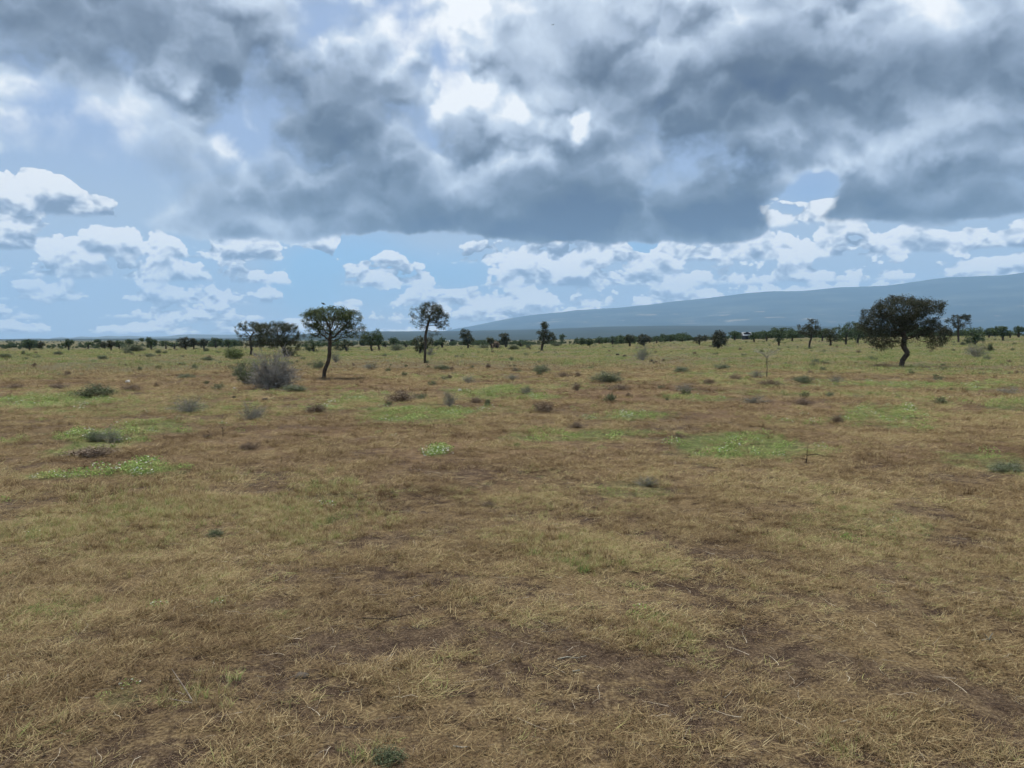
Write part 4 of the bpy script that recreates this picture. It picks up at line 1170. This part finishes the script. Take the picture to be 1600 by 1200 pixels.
BUSHES = [
 ('dark_bush', 148, 621, 66, 24, 'dark green wiry bush on the left, beside the white stone'),
 ('dry_bush', 205, 611, 36, 11, 'low brown bush just below the white stone on the left'),
 ('grey_bush', 292, 645, 78, 32, 'wide grey twiggy bush, left one of two in front of the thorn bush'),
 ('grey_bush', 392, 658, 66, 34, 'grey twiggy bush, right one of two in front of the thorn bush'),
 ('dry_bush', 492, 645, 48, 15, 'flat reddish-brown dead bush below the green acacia'),
 ('dry_bush', 625, 628, 66, 19, 'purplish-brown dry bush left of the rounded grey one in mid field'),
 ('grey_bush', 703, 636, 44, 30, 'compact rounded grey bush with a pale stone behind it, centre of the field'),
 ('green_bush', 762, 634, 13, 14, 'little dark green bush right of the rounded grey one in mid field'),
 ('dry_bush', 744, 629, 30, 9, 'low brown bush between the rounded grey one and a little green one'),
 ('green_bush', 949, 598, 66, 20, 'wide flat dark green bush standing alone on brown ground, right of centre'),
 ('dry_bush', 965, 609, 50, 9, 'flat brown bush just below the wide flat dark green one'),
 ('grey_bush', 822, 616, 36, 16, 'small grey bush growing out of green herbs near the centre'),
 ('dry_bush', 850, 643, 44, 17, 'brown bush between the rounded grey one and two bright herb patches'),
 ('dry_bush', 880, 590, 26, 9, 'reddish low bush, a step left of the wide flat dark green one'),
 ('dry_bush', 903, 589, 15, 8, 'very small reddish bush touching the left end of the wide flat green one'),
 ('grey_bush', 1005, 563, 42, 28, 'loose grey-green shrub standing alone, up the plain right of centre'),
 ('grey_bush', 1184, 591, 32, 14, 'grey bush at the foot of the pale dead sapling'),
 ('dry_bush', 1205, 603, 46, 10, 'low brown bush in front of the pale dead sapling'),
 ('green_bush', 1255, 599, 38, 15, 'dark blue-green bush to the right of the pale dead sapling'),
 ('grey_bush', 1308, 598, 34, 15, 'grey-topped bush second to the right of the pale dead sapling'),
 ('grey_bush', 1072, 612, 44, 16, 'blurry grey bush left of the pale dead sapling'),
 ('dry_bush', 1108, 600, 22, 10, 'small brown bush two steps left of the pale dead sapling'),
 ('dry_bush', 1150, 593, 26, 8, 'low dark bush just left of the dead sapling foot'),
 ('green_bush', 1064, 582, 34, 11, 'green bush on the bright strip behind the blurry grey one'),
 ('green_bush', 1128, 577, 30, 9, 'flat green bush beyond and left of the pale dead sapling'),
 ('grey_bush', 1180, 631, 62, 13, 'flat grey-blue bush on brown ground below the pale dead sapling'),
 ('dry_bush', 1256, 634, 44, 12, 'reddish-brown flattened bush below the blue-green one'),
 ('dry_bush', 1308, 661, 30, 14, 'dark brown bush left of the bright herb patch on the right'),
 ('green_bush', 1574, 736, 80, 22, 'grey-green bush over dead stems at the right edge of the picture'),
 ('grey_bush', 1526, 558, 50, 26, 'grey thorn bush right of the big dark acacia'),
 ('dark_bush', 1547, 549, 11, 15, 'small upright dark bush beside the grey thorn bush on the right'),
 ('dark_bush', 1505, 540, 13, 8, 'small bush beyond the grey thorn bush on the right'),
 ('grey_bush', 1578, 616, 60, 14, 'faint grey dry bush near the right edge above a herb patch'),
 ('dry_bush', 1385, 574, 46, 7, 'low scrubby growth around the foot of the big dark acacia'),
 ('dark_bush', 1283, 569, 34, 6, 'thin dark line of low bush left of the big dark acacia'),
 ('grey_bush', 672, 556, 30, 14, 'grey-green bush around the foot of the airy thorn tree'),
 ('green_bush', 620, 548, 34, 12, 'pale green bush left of the airy thorn tree'),
 ('grey_bush', 580, 578, 34, 16, 'grey shrub between the green acacia and the airy thorn tree'),
 ('green_bush', 497, 577, 26, 17, 'light green shrub just left of the green acacia trunk'),
 ('grey_bush', 525, 566, 26, 22, 'grey twiggy shrub just right of the green acacia trunk'),
 ('bright_bush', 366, 561, 34, 20, 'yellow-green bush left of the low gnarled acacia'),
 ('grey_bush', 730, 598, 36, 13, 'grey-brown shrub above the rounded grey bush'),
 ('grey_bush', 800, 594, 34, 11, 'brownish shrub above the herb patch in the centre'),
 ('green_bush', 845, 582, 40, 16, 'grey-green shrub below the tall narrow tree'),
 ('dark_bush', 803, 547, 22, 10, 'dark low bush left of the tall narrow tree'),
 ('green_bush', 825, 545, 11, 8, 'small green bush touching the left side of the tall narrow tree'),
 ('dark_bush', 870, 541, 18, 8, 'dark low bush right of the tall narrow tree'),
 ('green_bush', 755, 545, 24, 8, 'grey-green bush left of the compact dark tree'),
 ('dark_bush', 690, 578, 36, 9, 'low dark streak of bush right below the airy thorn tree'),
 ('dry_bush', 763, 576, 12, 9, 'tiny brown bush in the open centre of the plain'),
 ('dry_bush', 705, 628, 12, 7, 'tiny brown bush at the right foot of the rounded grey one'),
 ('dark_bush', 210, 550, 44, 15, 'long dark bush along the left treeline'),
 ('dark_bush', 92, 555, 17, 8, 'round dark green bush standing out before the left treeline'),
 ('dark_bush', 200, 553, 15, 7, 'small dark bush just in front of the long dark one'),
 ('green_bush', 234, 558, 24, 8, 'grey-green shrub right below the long dark bush'),
 ('dark_bush', 248, 553, 13, 8, 'little green bush, left of two below the two-headed tree'),
 ('dark_bush', 258, 553, 9, 6, 'littler green bush, right of two below the two-headed tree'),
 ('green_bush', 160, 563, 22, 10, 'olive shrub between the left treeline and the dark wiry bush'),
 ('dark_bush', 37, 555, 7, 8, 'tiny upright bush at the far left'),
 ('dark_bush', 8, 560, 24, 9, 'dark bush cut by the left edge of the picture'),
 ('dark_bush', 322, 550, 12, 7, 'small bush in front of the upright dark tree on the left'),
 ('dark_bush', 325, 563, 28, 6, 'thin low bush left of the yellow-green one'),
 ('green_bush', 290, 591, 34, 9, 'olive bush on open ground left of the thorn bush'),
 ('dry_bush', 245, 606, 9, 9, 'tiny brown bush right of the white stone'),
 ('dry_bush', 92, 608, 44, 9, 'low brown bush left of the dark wiry one'),
 ('dry_bush', 25, 608, 40, 9, 'low brown bush at the left edge above the bright herbs'),
 ('grey_bush', 175, 691, 60, 30, 'silvery pale tuft of stems behind the herb patch on the left'),
 ('green_bush', 150, 690, 40, 22, 'fresh green clump on the left beside a silvery tuft'),
 ('dry_bush', 150, 710, 110, 14, 'flattened dead brown bush below the silvery tuft on the left'),
 ('dry_bush', 388, 704, 40, 13, 'dark dry clump right of the thin dead stem'),
 ('dry_bush', 325, 683, 18, 9, 'brown clump left of the thin dead stem'),
 ('dark_bush', 336, 836, 34, 13, 'dark dead clump in the left foreground'),
 ('dark_bush', 444, 820, 30, 8, 'small dark dead clump right of a larger one, left foreground'),
 ('dark_bush', 605, 1194, 66, 24, 'dark charred-looking clump cut by the bottom edge of the picture'),
 ('dry_bush', 760, 790, 34, 9, 'thin wilted brown clump in the middle foreground'),
 ('grey_bush', 1010, 758, 56, 18, 'blue-grey wilted clump in the middle foreground'),
 ('dark_bush', 1040, 963, 20, 9, 'small dark clump in the right foreground'),
 ('dry_bush', 900, 668, 34, 10, 'dark reddish clump between two herb patches right of centre'),
 ('dry_bush', 1060, 686, 20, 8, 'small brown clump at the top edge of the large herb patch'),
]
for kd, px, py, w_, h_, lab in BUSHES:
    bush(kd, px, py, w_, h_, lab)

def scrub():
    """uncounted low clumps that speckle the plain"""
    rng = np.random.default_rng(31)
    src = []
    for key in ('grey_bush', 'dark_bush', 'dry_bush', 'green_bush'):
        bark, lf = {'grey_bush': (BARK_GREY, LEAF_SHRUB), 'dark_bush': (BARK_BROWN, LEAF_WIRY), 'dry_bush': (BARK_BROWN, LEAF_BROWN), 'green_bush': (BARK_GREY, LEAF_SHRUB)}[key]
        tm, tips = twig_mass('scrub_twigs', bark, 16, 6, .5, .42, .010, 77 + len(key), flat=.1)
        lf_ = leaf_cloud('scrub_leaves', lf, tips, 3, .05, .04, 5)
        bm_v = np.concatenate([np.array([v.co[:] for v in tm.vertices]), np.array([v.co[:] for v in lf_.vertices])])
        nt = len(tm.vertices)
        f1 = np.array([p.vertices[:] for p in tm.polygons]); f2 = np.array([p.vertices[:] for p in lf_.polygons]) + nt
        me = mesh_np('scrub_mesh', bm_v, np.concatenate([f1, f2]))
        me.materials.append(bark); me.materials.append(lf)
        me.polygons.foreach_set('material_index', np.concatenate([np.zeros(len(f1), np.int32), np.ones(len(f2), np.int32)]))
        src.append(me)
    X1, Y1 = ring_points(260, 20, 60, rng=rng); X2, Y2 = ring_points(950, 55, 185, rng=rng)
    X, Y = np.concatenate([X1, X2]), np.concatenate([Y1, Y2]); r = np.hypot(X, Y)
    k = rng.uniform(size=len(X)) < .25 + .75 * sst(fbm(X, Y, 9, 3, 99), .42, .62)
    X, Y, r = X[k], Y[k], r[k]
    sc = rng.uniform(.2, .7, len(X)) * np.where(r < 60, .8, 1.15)
    scatter('scrub', src, X, Y, sc, np.full(len(X), .5), label='scattered low scrub and dead clumps speckling the plain', cat='scrub')
scrub()

# ------------------------------------------------------------------ pale dead sapling
def dead_sapling():
    x, y = ground_at(1198, 591); m = y / F
    root = link('dead_tree', None, loc=(x, y, float(gh(x, y))))
    tag(root, 'pale dead flat-topped sapling with bare bleached twigs, thin single stem', 'tree')
    rng = np.random.default_rng(6)
    H = 46 * m
    v, f = tube_path(np.array([[0, 0, -.05], [.01, 0, H * .3], [-.005, .01, H * .55], [0, 0, H * .70]]), .020, .014, 6)
    link('trunk', mesh_np('sapling_trunk', v, f, bark_material('sapling_bark', (.05, .045, .035), (.15, .13, .10)), True), root)
    vs, fs, k = [], [], 0
    for i in range(13):
        az = i * 2 * math.pi / 13 + rng.uniform(-.2, .2); L = rng.uniform(.55, 1.0) * 27 * m
        t = np.linspace(0, 1, 7)
        P = np.stack([np.cos(az) * L * t, np.sin(az) * L * t, H * .66 + (H * .34) * (1 - (1 - t) ** 2.2) * rng.uniform(.6, 1.05)], -1)
        P[1:] += rng.normal(0, .02, (6, 3))
        v, f = tube_path(P, .010, .004, 4); vs.append(v); fs.append(f + k); k += len(v)
        for q in range(9):
            j = rng.integers(2, 7); d = rng.normal(size=3) * np.array([1, 1, .35]); d /= np.linalg.norm(d)
            B = np.array([P[j], P[j] + d * .10 + [0, 0, .01], P[j] + d * .20]); v, f = tube_path(B, .0055, .002); vs.append(v); fs.append(f + k); k += len(v)
    link('branches', mesh_np('sapling_branches', np.concatenate(vs), np.concatenate(fs), BARK_PALE), root)
    B = np.array([[0, 0, H * .42], [.2, .05, H * .46], [.5, .1, H * .47]]); v, f = tube_path(B, .006, .002)
    link('side_twig', mesh_np('sapling_side_twig', v, f, BARK_PALE), root)
dead_sapling()

# ------------------------------------------------------------------ dead wood
def wood_piece(name, px, py, paths, label, mat, cat='stick', sides=5):
    x, y = ground_at(px, py); m = y / F
    vs, fs, k = [], [], 0
    for pts, r0, r1 in paths:
        P = np.array([[a * m, c, b_ * m] for a, c, b_ in pts])
        P[:, 2] = P[:, 2] + r0 * .6
        v, f = tube_path(P, r0, r1, sides); vs.append(v); fs.append(f + k); k += len(v)
    o = link(name, mesh_np(name, np.concatenate(vs), np.concatenate(fs), mat, True), loc=(x, y, float(gh(x, y)) + .004))
    return tag(o, label, cat)
DARKWOOD = bark_material('dark_dead_wood', (.03, .022, .017), (.10, .075, .055))
OLDWOOD = bark_material('weathered_wood', (.14, .11, .085), (.38, .32, .25))
wood_piece('fallen_branch', 1385, 574, [([(-18, 0, 0), (-9, .05, 2.4), (0, 0, 3), (10, .1, .8), (16, 0, 0)], .035, .02), ([(-4, 0, 2.5), (-9, .2, 5), (-14, .3, 2)], .02, .01)],
           'dark fallen branch arching over the ground left of the big acacia trunk', DARKWOOD, 'branch')
wood_piece('branch_stub', 1260, 726, [([(0, 0, -1), (0, 0, 4), (.6, 0, 9)], .008, .006), ([(.6, 0, 8), (1, .01, 14), (2, .02, 26), (4, .02, 33)], .006, .002), ([(1, 0, 14), (14, .02, 16), (30, .05, 12), (38, .05, 12)], .006, .002),
           ([(0, 0, 8), (-12, .02, 10), (-26, .05, 8)], .005, .002), ([(0, 0, 8), (-3, -.02, 2), (-5, -.02, 0)], .006, .003)],
           'dark broken stub with thin pale side twigs, right of the large herb patch', DARKWOOD, 'stub')
wood_piece('stick', 605, 968, [([(-42, .03, 0), (-10, 0, .5), (14, .02, 1.5), (40, .05, 5)], .0055, .0025), ([(10, 0, 1), (-16, -.06, .3)], .003, .0015)],
           'dark thin stick lying across bare soil in the foreground', DARKWOOD)
wood_piece('stick', 893, 1040, [([(-22, .0, 0), (-6, .02, 1), (8, .01, 0), (24, .03, 1.5)], .0045, .002)], 'pale dry stalk lying on bare soil, centre foreground', BARK_PALE)
wood_piece('stick', 900, 1056, [([(-6, 0, 0), (7, .01, .6)], .0045, .0035)], 'short pale bit of stalk just below a longer one, centre foreground', BARK_PALE)
wood_piece('stick', 1330, 1128, [([(-16, 0, 0), (2, .02, 1.4), (16, .0, .4)], .0055, .003)], 'whitish stick on brown soil in the right foreground', BARK_PALE)
wood_piece('stick', 722, 1178, [([(-14, .02, 0), (0, 0, 2), (12, .0, 4)], .0045, .002)], 'bleached curved stalk near the bottom edge, centre', BARK_PALE)
wood_piece('stick', 1545, 1000, [([(-8, .02, 0), (0, 0, 4), (6, .0, 14)], .0045, .002), ([(0, 0, 4), (-8, 0, 13)], .003, .001), ([(0, 0, 3), (14, .03, 5)], .003, .001)], 'pale forked twig sticking up in the right foreground', BARK_PALE)
wood_piece('stick', 300, 1102, [([(-2, .02, 0), (-28, .1, 12), (-62, .2, 26)], .004, .0015), ([(0, 0, 0), (-40, .02, 4)], .003, .001), ([(-20, .05, 6), (-40, .1, 4)], .002, .001)],
           'fan of brown dead stalks in the left foreground', OLDWOOD)
wood_piece('dead_sapling', 348, 683, [([(0, 0, -1), (.5, 0, 8), (0, 0, 14), (2, 0, 20)], .006, .003), ([(0, 0, 13), (-4, 0, 19)], .006, .002), ([(.5, 0, 9), (4, .02, 14)], .005, .002)],
           'thin forked dead stem standing in brown grass, left of centre', DARKWOOD, 'stem')

# ------------------------------------------------------------------ stones
def stone(px, py, w_px, h_px, label, col, seed, mat=None):
    import bmesh
    x, y = ground_at(px, py); m = y / F
    bm = bmesh.new(); bmesh.ops.create_icosphere(bm, subdivisions=3, radius=1)
    for v in bm.verts:
        n = mn.noise(v.co * 1.3 + Vector((seed * 3.1, 0, 0))) * .35 + mn.noise(v.co * 3.5 + Vector((seed, 2, 0))) * .10
        v.co *= 1 + n
        v.co = Vector((v.co.x * w_px * m / 2, v.co.y * w_px * m / 2 * .8, v.co.z * h_px * m * .62))
    me = bpy.data.meshes.new('stone'); bm.to_mesh(me); bm.free()
    if mat is None:
        mat, N, P = material('stone_' + label.split()[0], .9, .2)
        f = N.noise(N.new('ShaderNodeTexCoord').outputs['Object'], 30, 5, .6)
        N.put(P.inputs['Base Color'], N.ramp(f, [(.3, tuple(c * .55 for c in col)), (.65, col)]))
    me.materials.append(mat)
    for p in me.polygons: p.use_smooth = True
    o = link('stone', me, loc=(x, y, float(gh(x, y)) + h_px * m * .25)); tag(o, label, 'stone')
stone(200, 598, 8, 5, 'white stone on the left behind the dark wiry bush', (.66, .63, .58), 1)
stone(719, 610, 6, 4, 'pale stone behind the rounded grey bush', (.62, .58, .50), 2)
stone(472, 1060, 22, 8, 'flat dull brown dung pat half sunk in grass, left foreground', (.13, .105, .08), 3)  # dung pat, modelled with the stone shape
stone(366, 607, 4, 3, 'small white stone at the left foot of the grey thorn bush', (.6, .56, .5), 4)
stone(1018, 566, 7, 4, 'black clod on the plain below the loose grey-green shrub', (.035, .03, .026), 5)
stone(976, 558, 7, 4, 'dark clod, nearer one of two left of the loose grey-green shrub', (.035, .03, .026), 6)
stone(965, 555, 5, 3, 'dark clod, farther one of two left of the loose grey-green shrub', (.04, .033, .028), 7)
stone(414, 628, 10, 6, 'dark earthy lump between the thorn bush and the grey bushes', (.05, .036, .028), 8)
stone(366, 622, 6, 4, 'small dark lump below the left side of the grey thorn bush', (.05, .036, .028), 9)

# ------------------------------------------------------------------ a far homestead
def far_house(px, dist, w_px, wall_h, roof_h, label, roof_col, wall_col, rot=.15):
    import bmesh
    x, y = at_dist(px, dist); m = y / F; w = w_px * m; d = w * .45
    root = link('house', None, loc=(x, y, float(gz(x, y)))); root.rotation_euler = (0, 0, rot); tag(root, label, 'house')
    mw, N, P = material('house_wall', .9, .1); N.put(P.inputs['Base Color'], N.ramp(N.noise(N.new('ShaderNodeTexCoord').outputs['Object'], 2, 4, .6), [(.3, tuple(c * .7 for c in wall_col)), (.7, wall_col)]))
    mr, N, P = material('sheet_metal_roof', .35, .5); N.put(P.inputs['Base Color'], N.ramp(N.noise(N.new('ShaderNodeTexCoord').outputs['Object'], 3, 4, .6), [(.3, tuple(c * .85 for c in roof_col)), (.7, roof_col)]))
    mo, N, P = material('house_opening', .6, .3); P.inputs['Base Color'].default_value = (.02, .02, .022, 1)
    def boxm(name, x0, x1, y0, y1, z0, z1, mt, parent):
        vs = [(a, b_, c) for c in (z0, z1) for a, b_ in ((x0, y0), (x1, y0), (x1, y1), (x0, y1))]
        return link(name, mesh_np(name, np.array(vs), np.array([(3, 2, 1, 0), (4, 5, 6, 7), (0, 1, 5, 4), (1, 2, 6, 5), (2, 3, 7, 6), (3, 0, 4, 7)]), mt), parent)
    wl = boxm('wall', -w / 2, w / 2, -d / 2, d / 2, -.3, wall_h, mw, root)
    e = .25
    vs = np.array([(-w / 2 - e, -d / 2 - e, wall_h), (w / 2 + e, -d / 2 - e, wall_h), (w / 2 + e, 0, wall_h + roof_h), (-w / 2 - e, 0, wall_h + roof_h), (w / 2 + e, d / 2 + e, wall_h), (-w / 2 - e, d / 2 + e, wall_h)])
    th = np.array([0, 0, .06]); V = np.concatenate([vs, vs + th])
    q = [(6, 7, 8, 9), (9, 8, 10, 11), (3, 2, 1, 0), (5, 4, 2, 3), (0, 1, 7, 6), (4, 5, 11, 10), (1, 2, 8, 7), (2, 4, 10, 8), (3, 0, 6, 9), (5, 3, 9, 11)]
    link('roof', mesh_np('house_roof', V, np.array(q), mr), root)
    boxm('door', -.4, .4, -d / 2 - .02, -d / 2 + .01, 0, 1.9, mo, root)
    for sx in (-w * .3, w * .3): boxm('window', sx - .35, sx + .35, -d / 2 - .02, -d / 2 + .01, 1.0, 1.7, mo, root)
far_house(1166, 205, 12, .95, .85, 'low house with a shining white metal roof among the far trees', (.55, .57, .58), (.10, .11, .11))
far_house(707, 330, 8, .75, .8, 'far pale-roofed house on the skyline right of the airy thorn tree', (.36, .42, .46), (.20, .22, .23), -.1)

# ------------------------------------------------------------------ birds
def bird(name, loc, size, label, flying=False, rz=0.0):
    import bmesh
    mat, N, P = material('dark_feather', .7, .2)
    N.put(P.inputs['Base Color'], N.ramp(N.noise(N.new('ShaderNodeTexCoord').outputs['Object'], 12, 3, .5), [(.3, (.012, .012, .014)), (.7, (.04, .036, .034))]))
    root = link(name, None, loc=loc); root.rotation_euler = (0, 0, rz); tag(root, label, 'bird')
    bm = bmesh.new()
    prof = [(-.95, .015, -.10), (-.62, .06, -.05), (-.45, .13, .0), (-.15, .24, .05), (.15, .25, .10), (.38, .16, .20), (.50, .15, .30), (.64, .14, .33), (.74, .07, .32), (.92, .012, .29)]
    rings = []
    for (t, r, z) in prof:
        rings.append([bm.verts.new((t * size, math.cos(a * math.pi / 4) * r * size * (1.0 if t > -.6 else 2.2), (z + math.sin(a * math.pi / 4) * r) * size)) for a in range(8)])
    for a, b_ in zip(rings[:-1], rings[1:]):
        for j in range(8): bm.faces.new((a[j], a[(j + 1) % 8], b_[(j + 1) % 8], b_[j]))
    bm.faces.new(rings[0][::-1]); bm.faces.new(rings[-1])
    me = bpy.data.meshes.new('bird_body'); bm.to_mesh(me); bm.free(); me.materials.append(mat)
    for p in me.polygons: p.use_smooth = True
    link('body', me, root)
    for sg in (-1, 1):
        if flying:
            P_ = [(.25, .2, .12), (.05, .75, .42), (-.10, 1.45, .30), (-.30, 1.35, .28), (-.35, .75, .36), (-.30, .2, .08)]
        else:
            P_ = [(.25, .24, .18), (.10, .28, .02), (-.30, .22, -.08), (-.70, .10, -.12), (-.40, .16, .08), (-.05, .24, .22)]
        top = [(p[0] * size, sg * p[1] * size, p[2] * size) for p in P_]
        bot = [(p[0] * size, sg * (p[1] - (0 if flying else .05)) * size, (p[2] - .04) * size) for p in P_]
        V = np.array(top + bot); n = 6
        tris = [(0, i, i + 1) for i in range(1, n - 1)] + [(n, n + i + 1, n + i) for i in range(1, n - 1)]
        for i in range(n): j = (i + 1) % n; tris += [(i, n + i, n + j), (i, n + j, j)]
        link('wing', mesh_np('bird_wing', V, np.array(tris), mat), root)
    return root
_x, _y = ground_at(505, 591); _m = _y / F
bird('bird', ((507 - 505) * _m + _x, _y, float(gh(_x, _y)) + 115.5 * _m), .15, 'small dark bird perched on the very top of the green round-headed acacia', False, 2.6)
_d = pix_dir(864, 39); _p = Vector((0, 0, EYE)) + _d * 75
bird('bird', _p, .10, 'tiny bird flying high up under the clouds', True, 1.0)
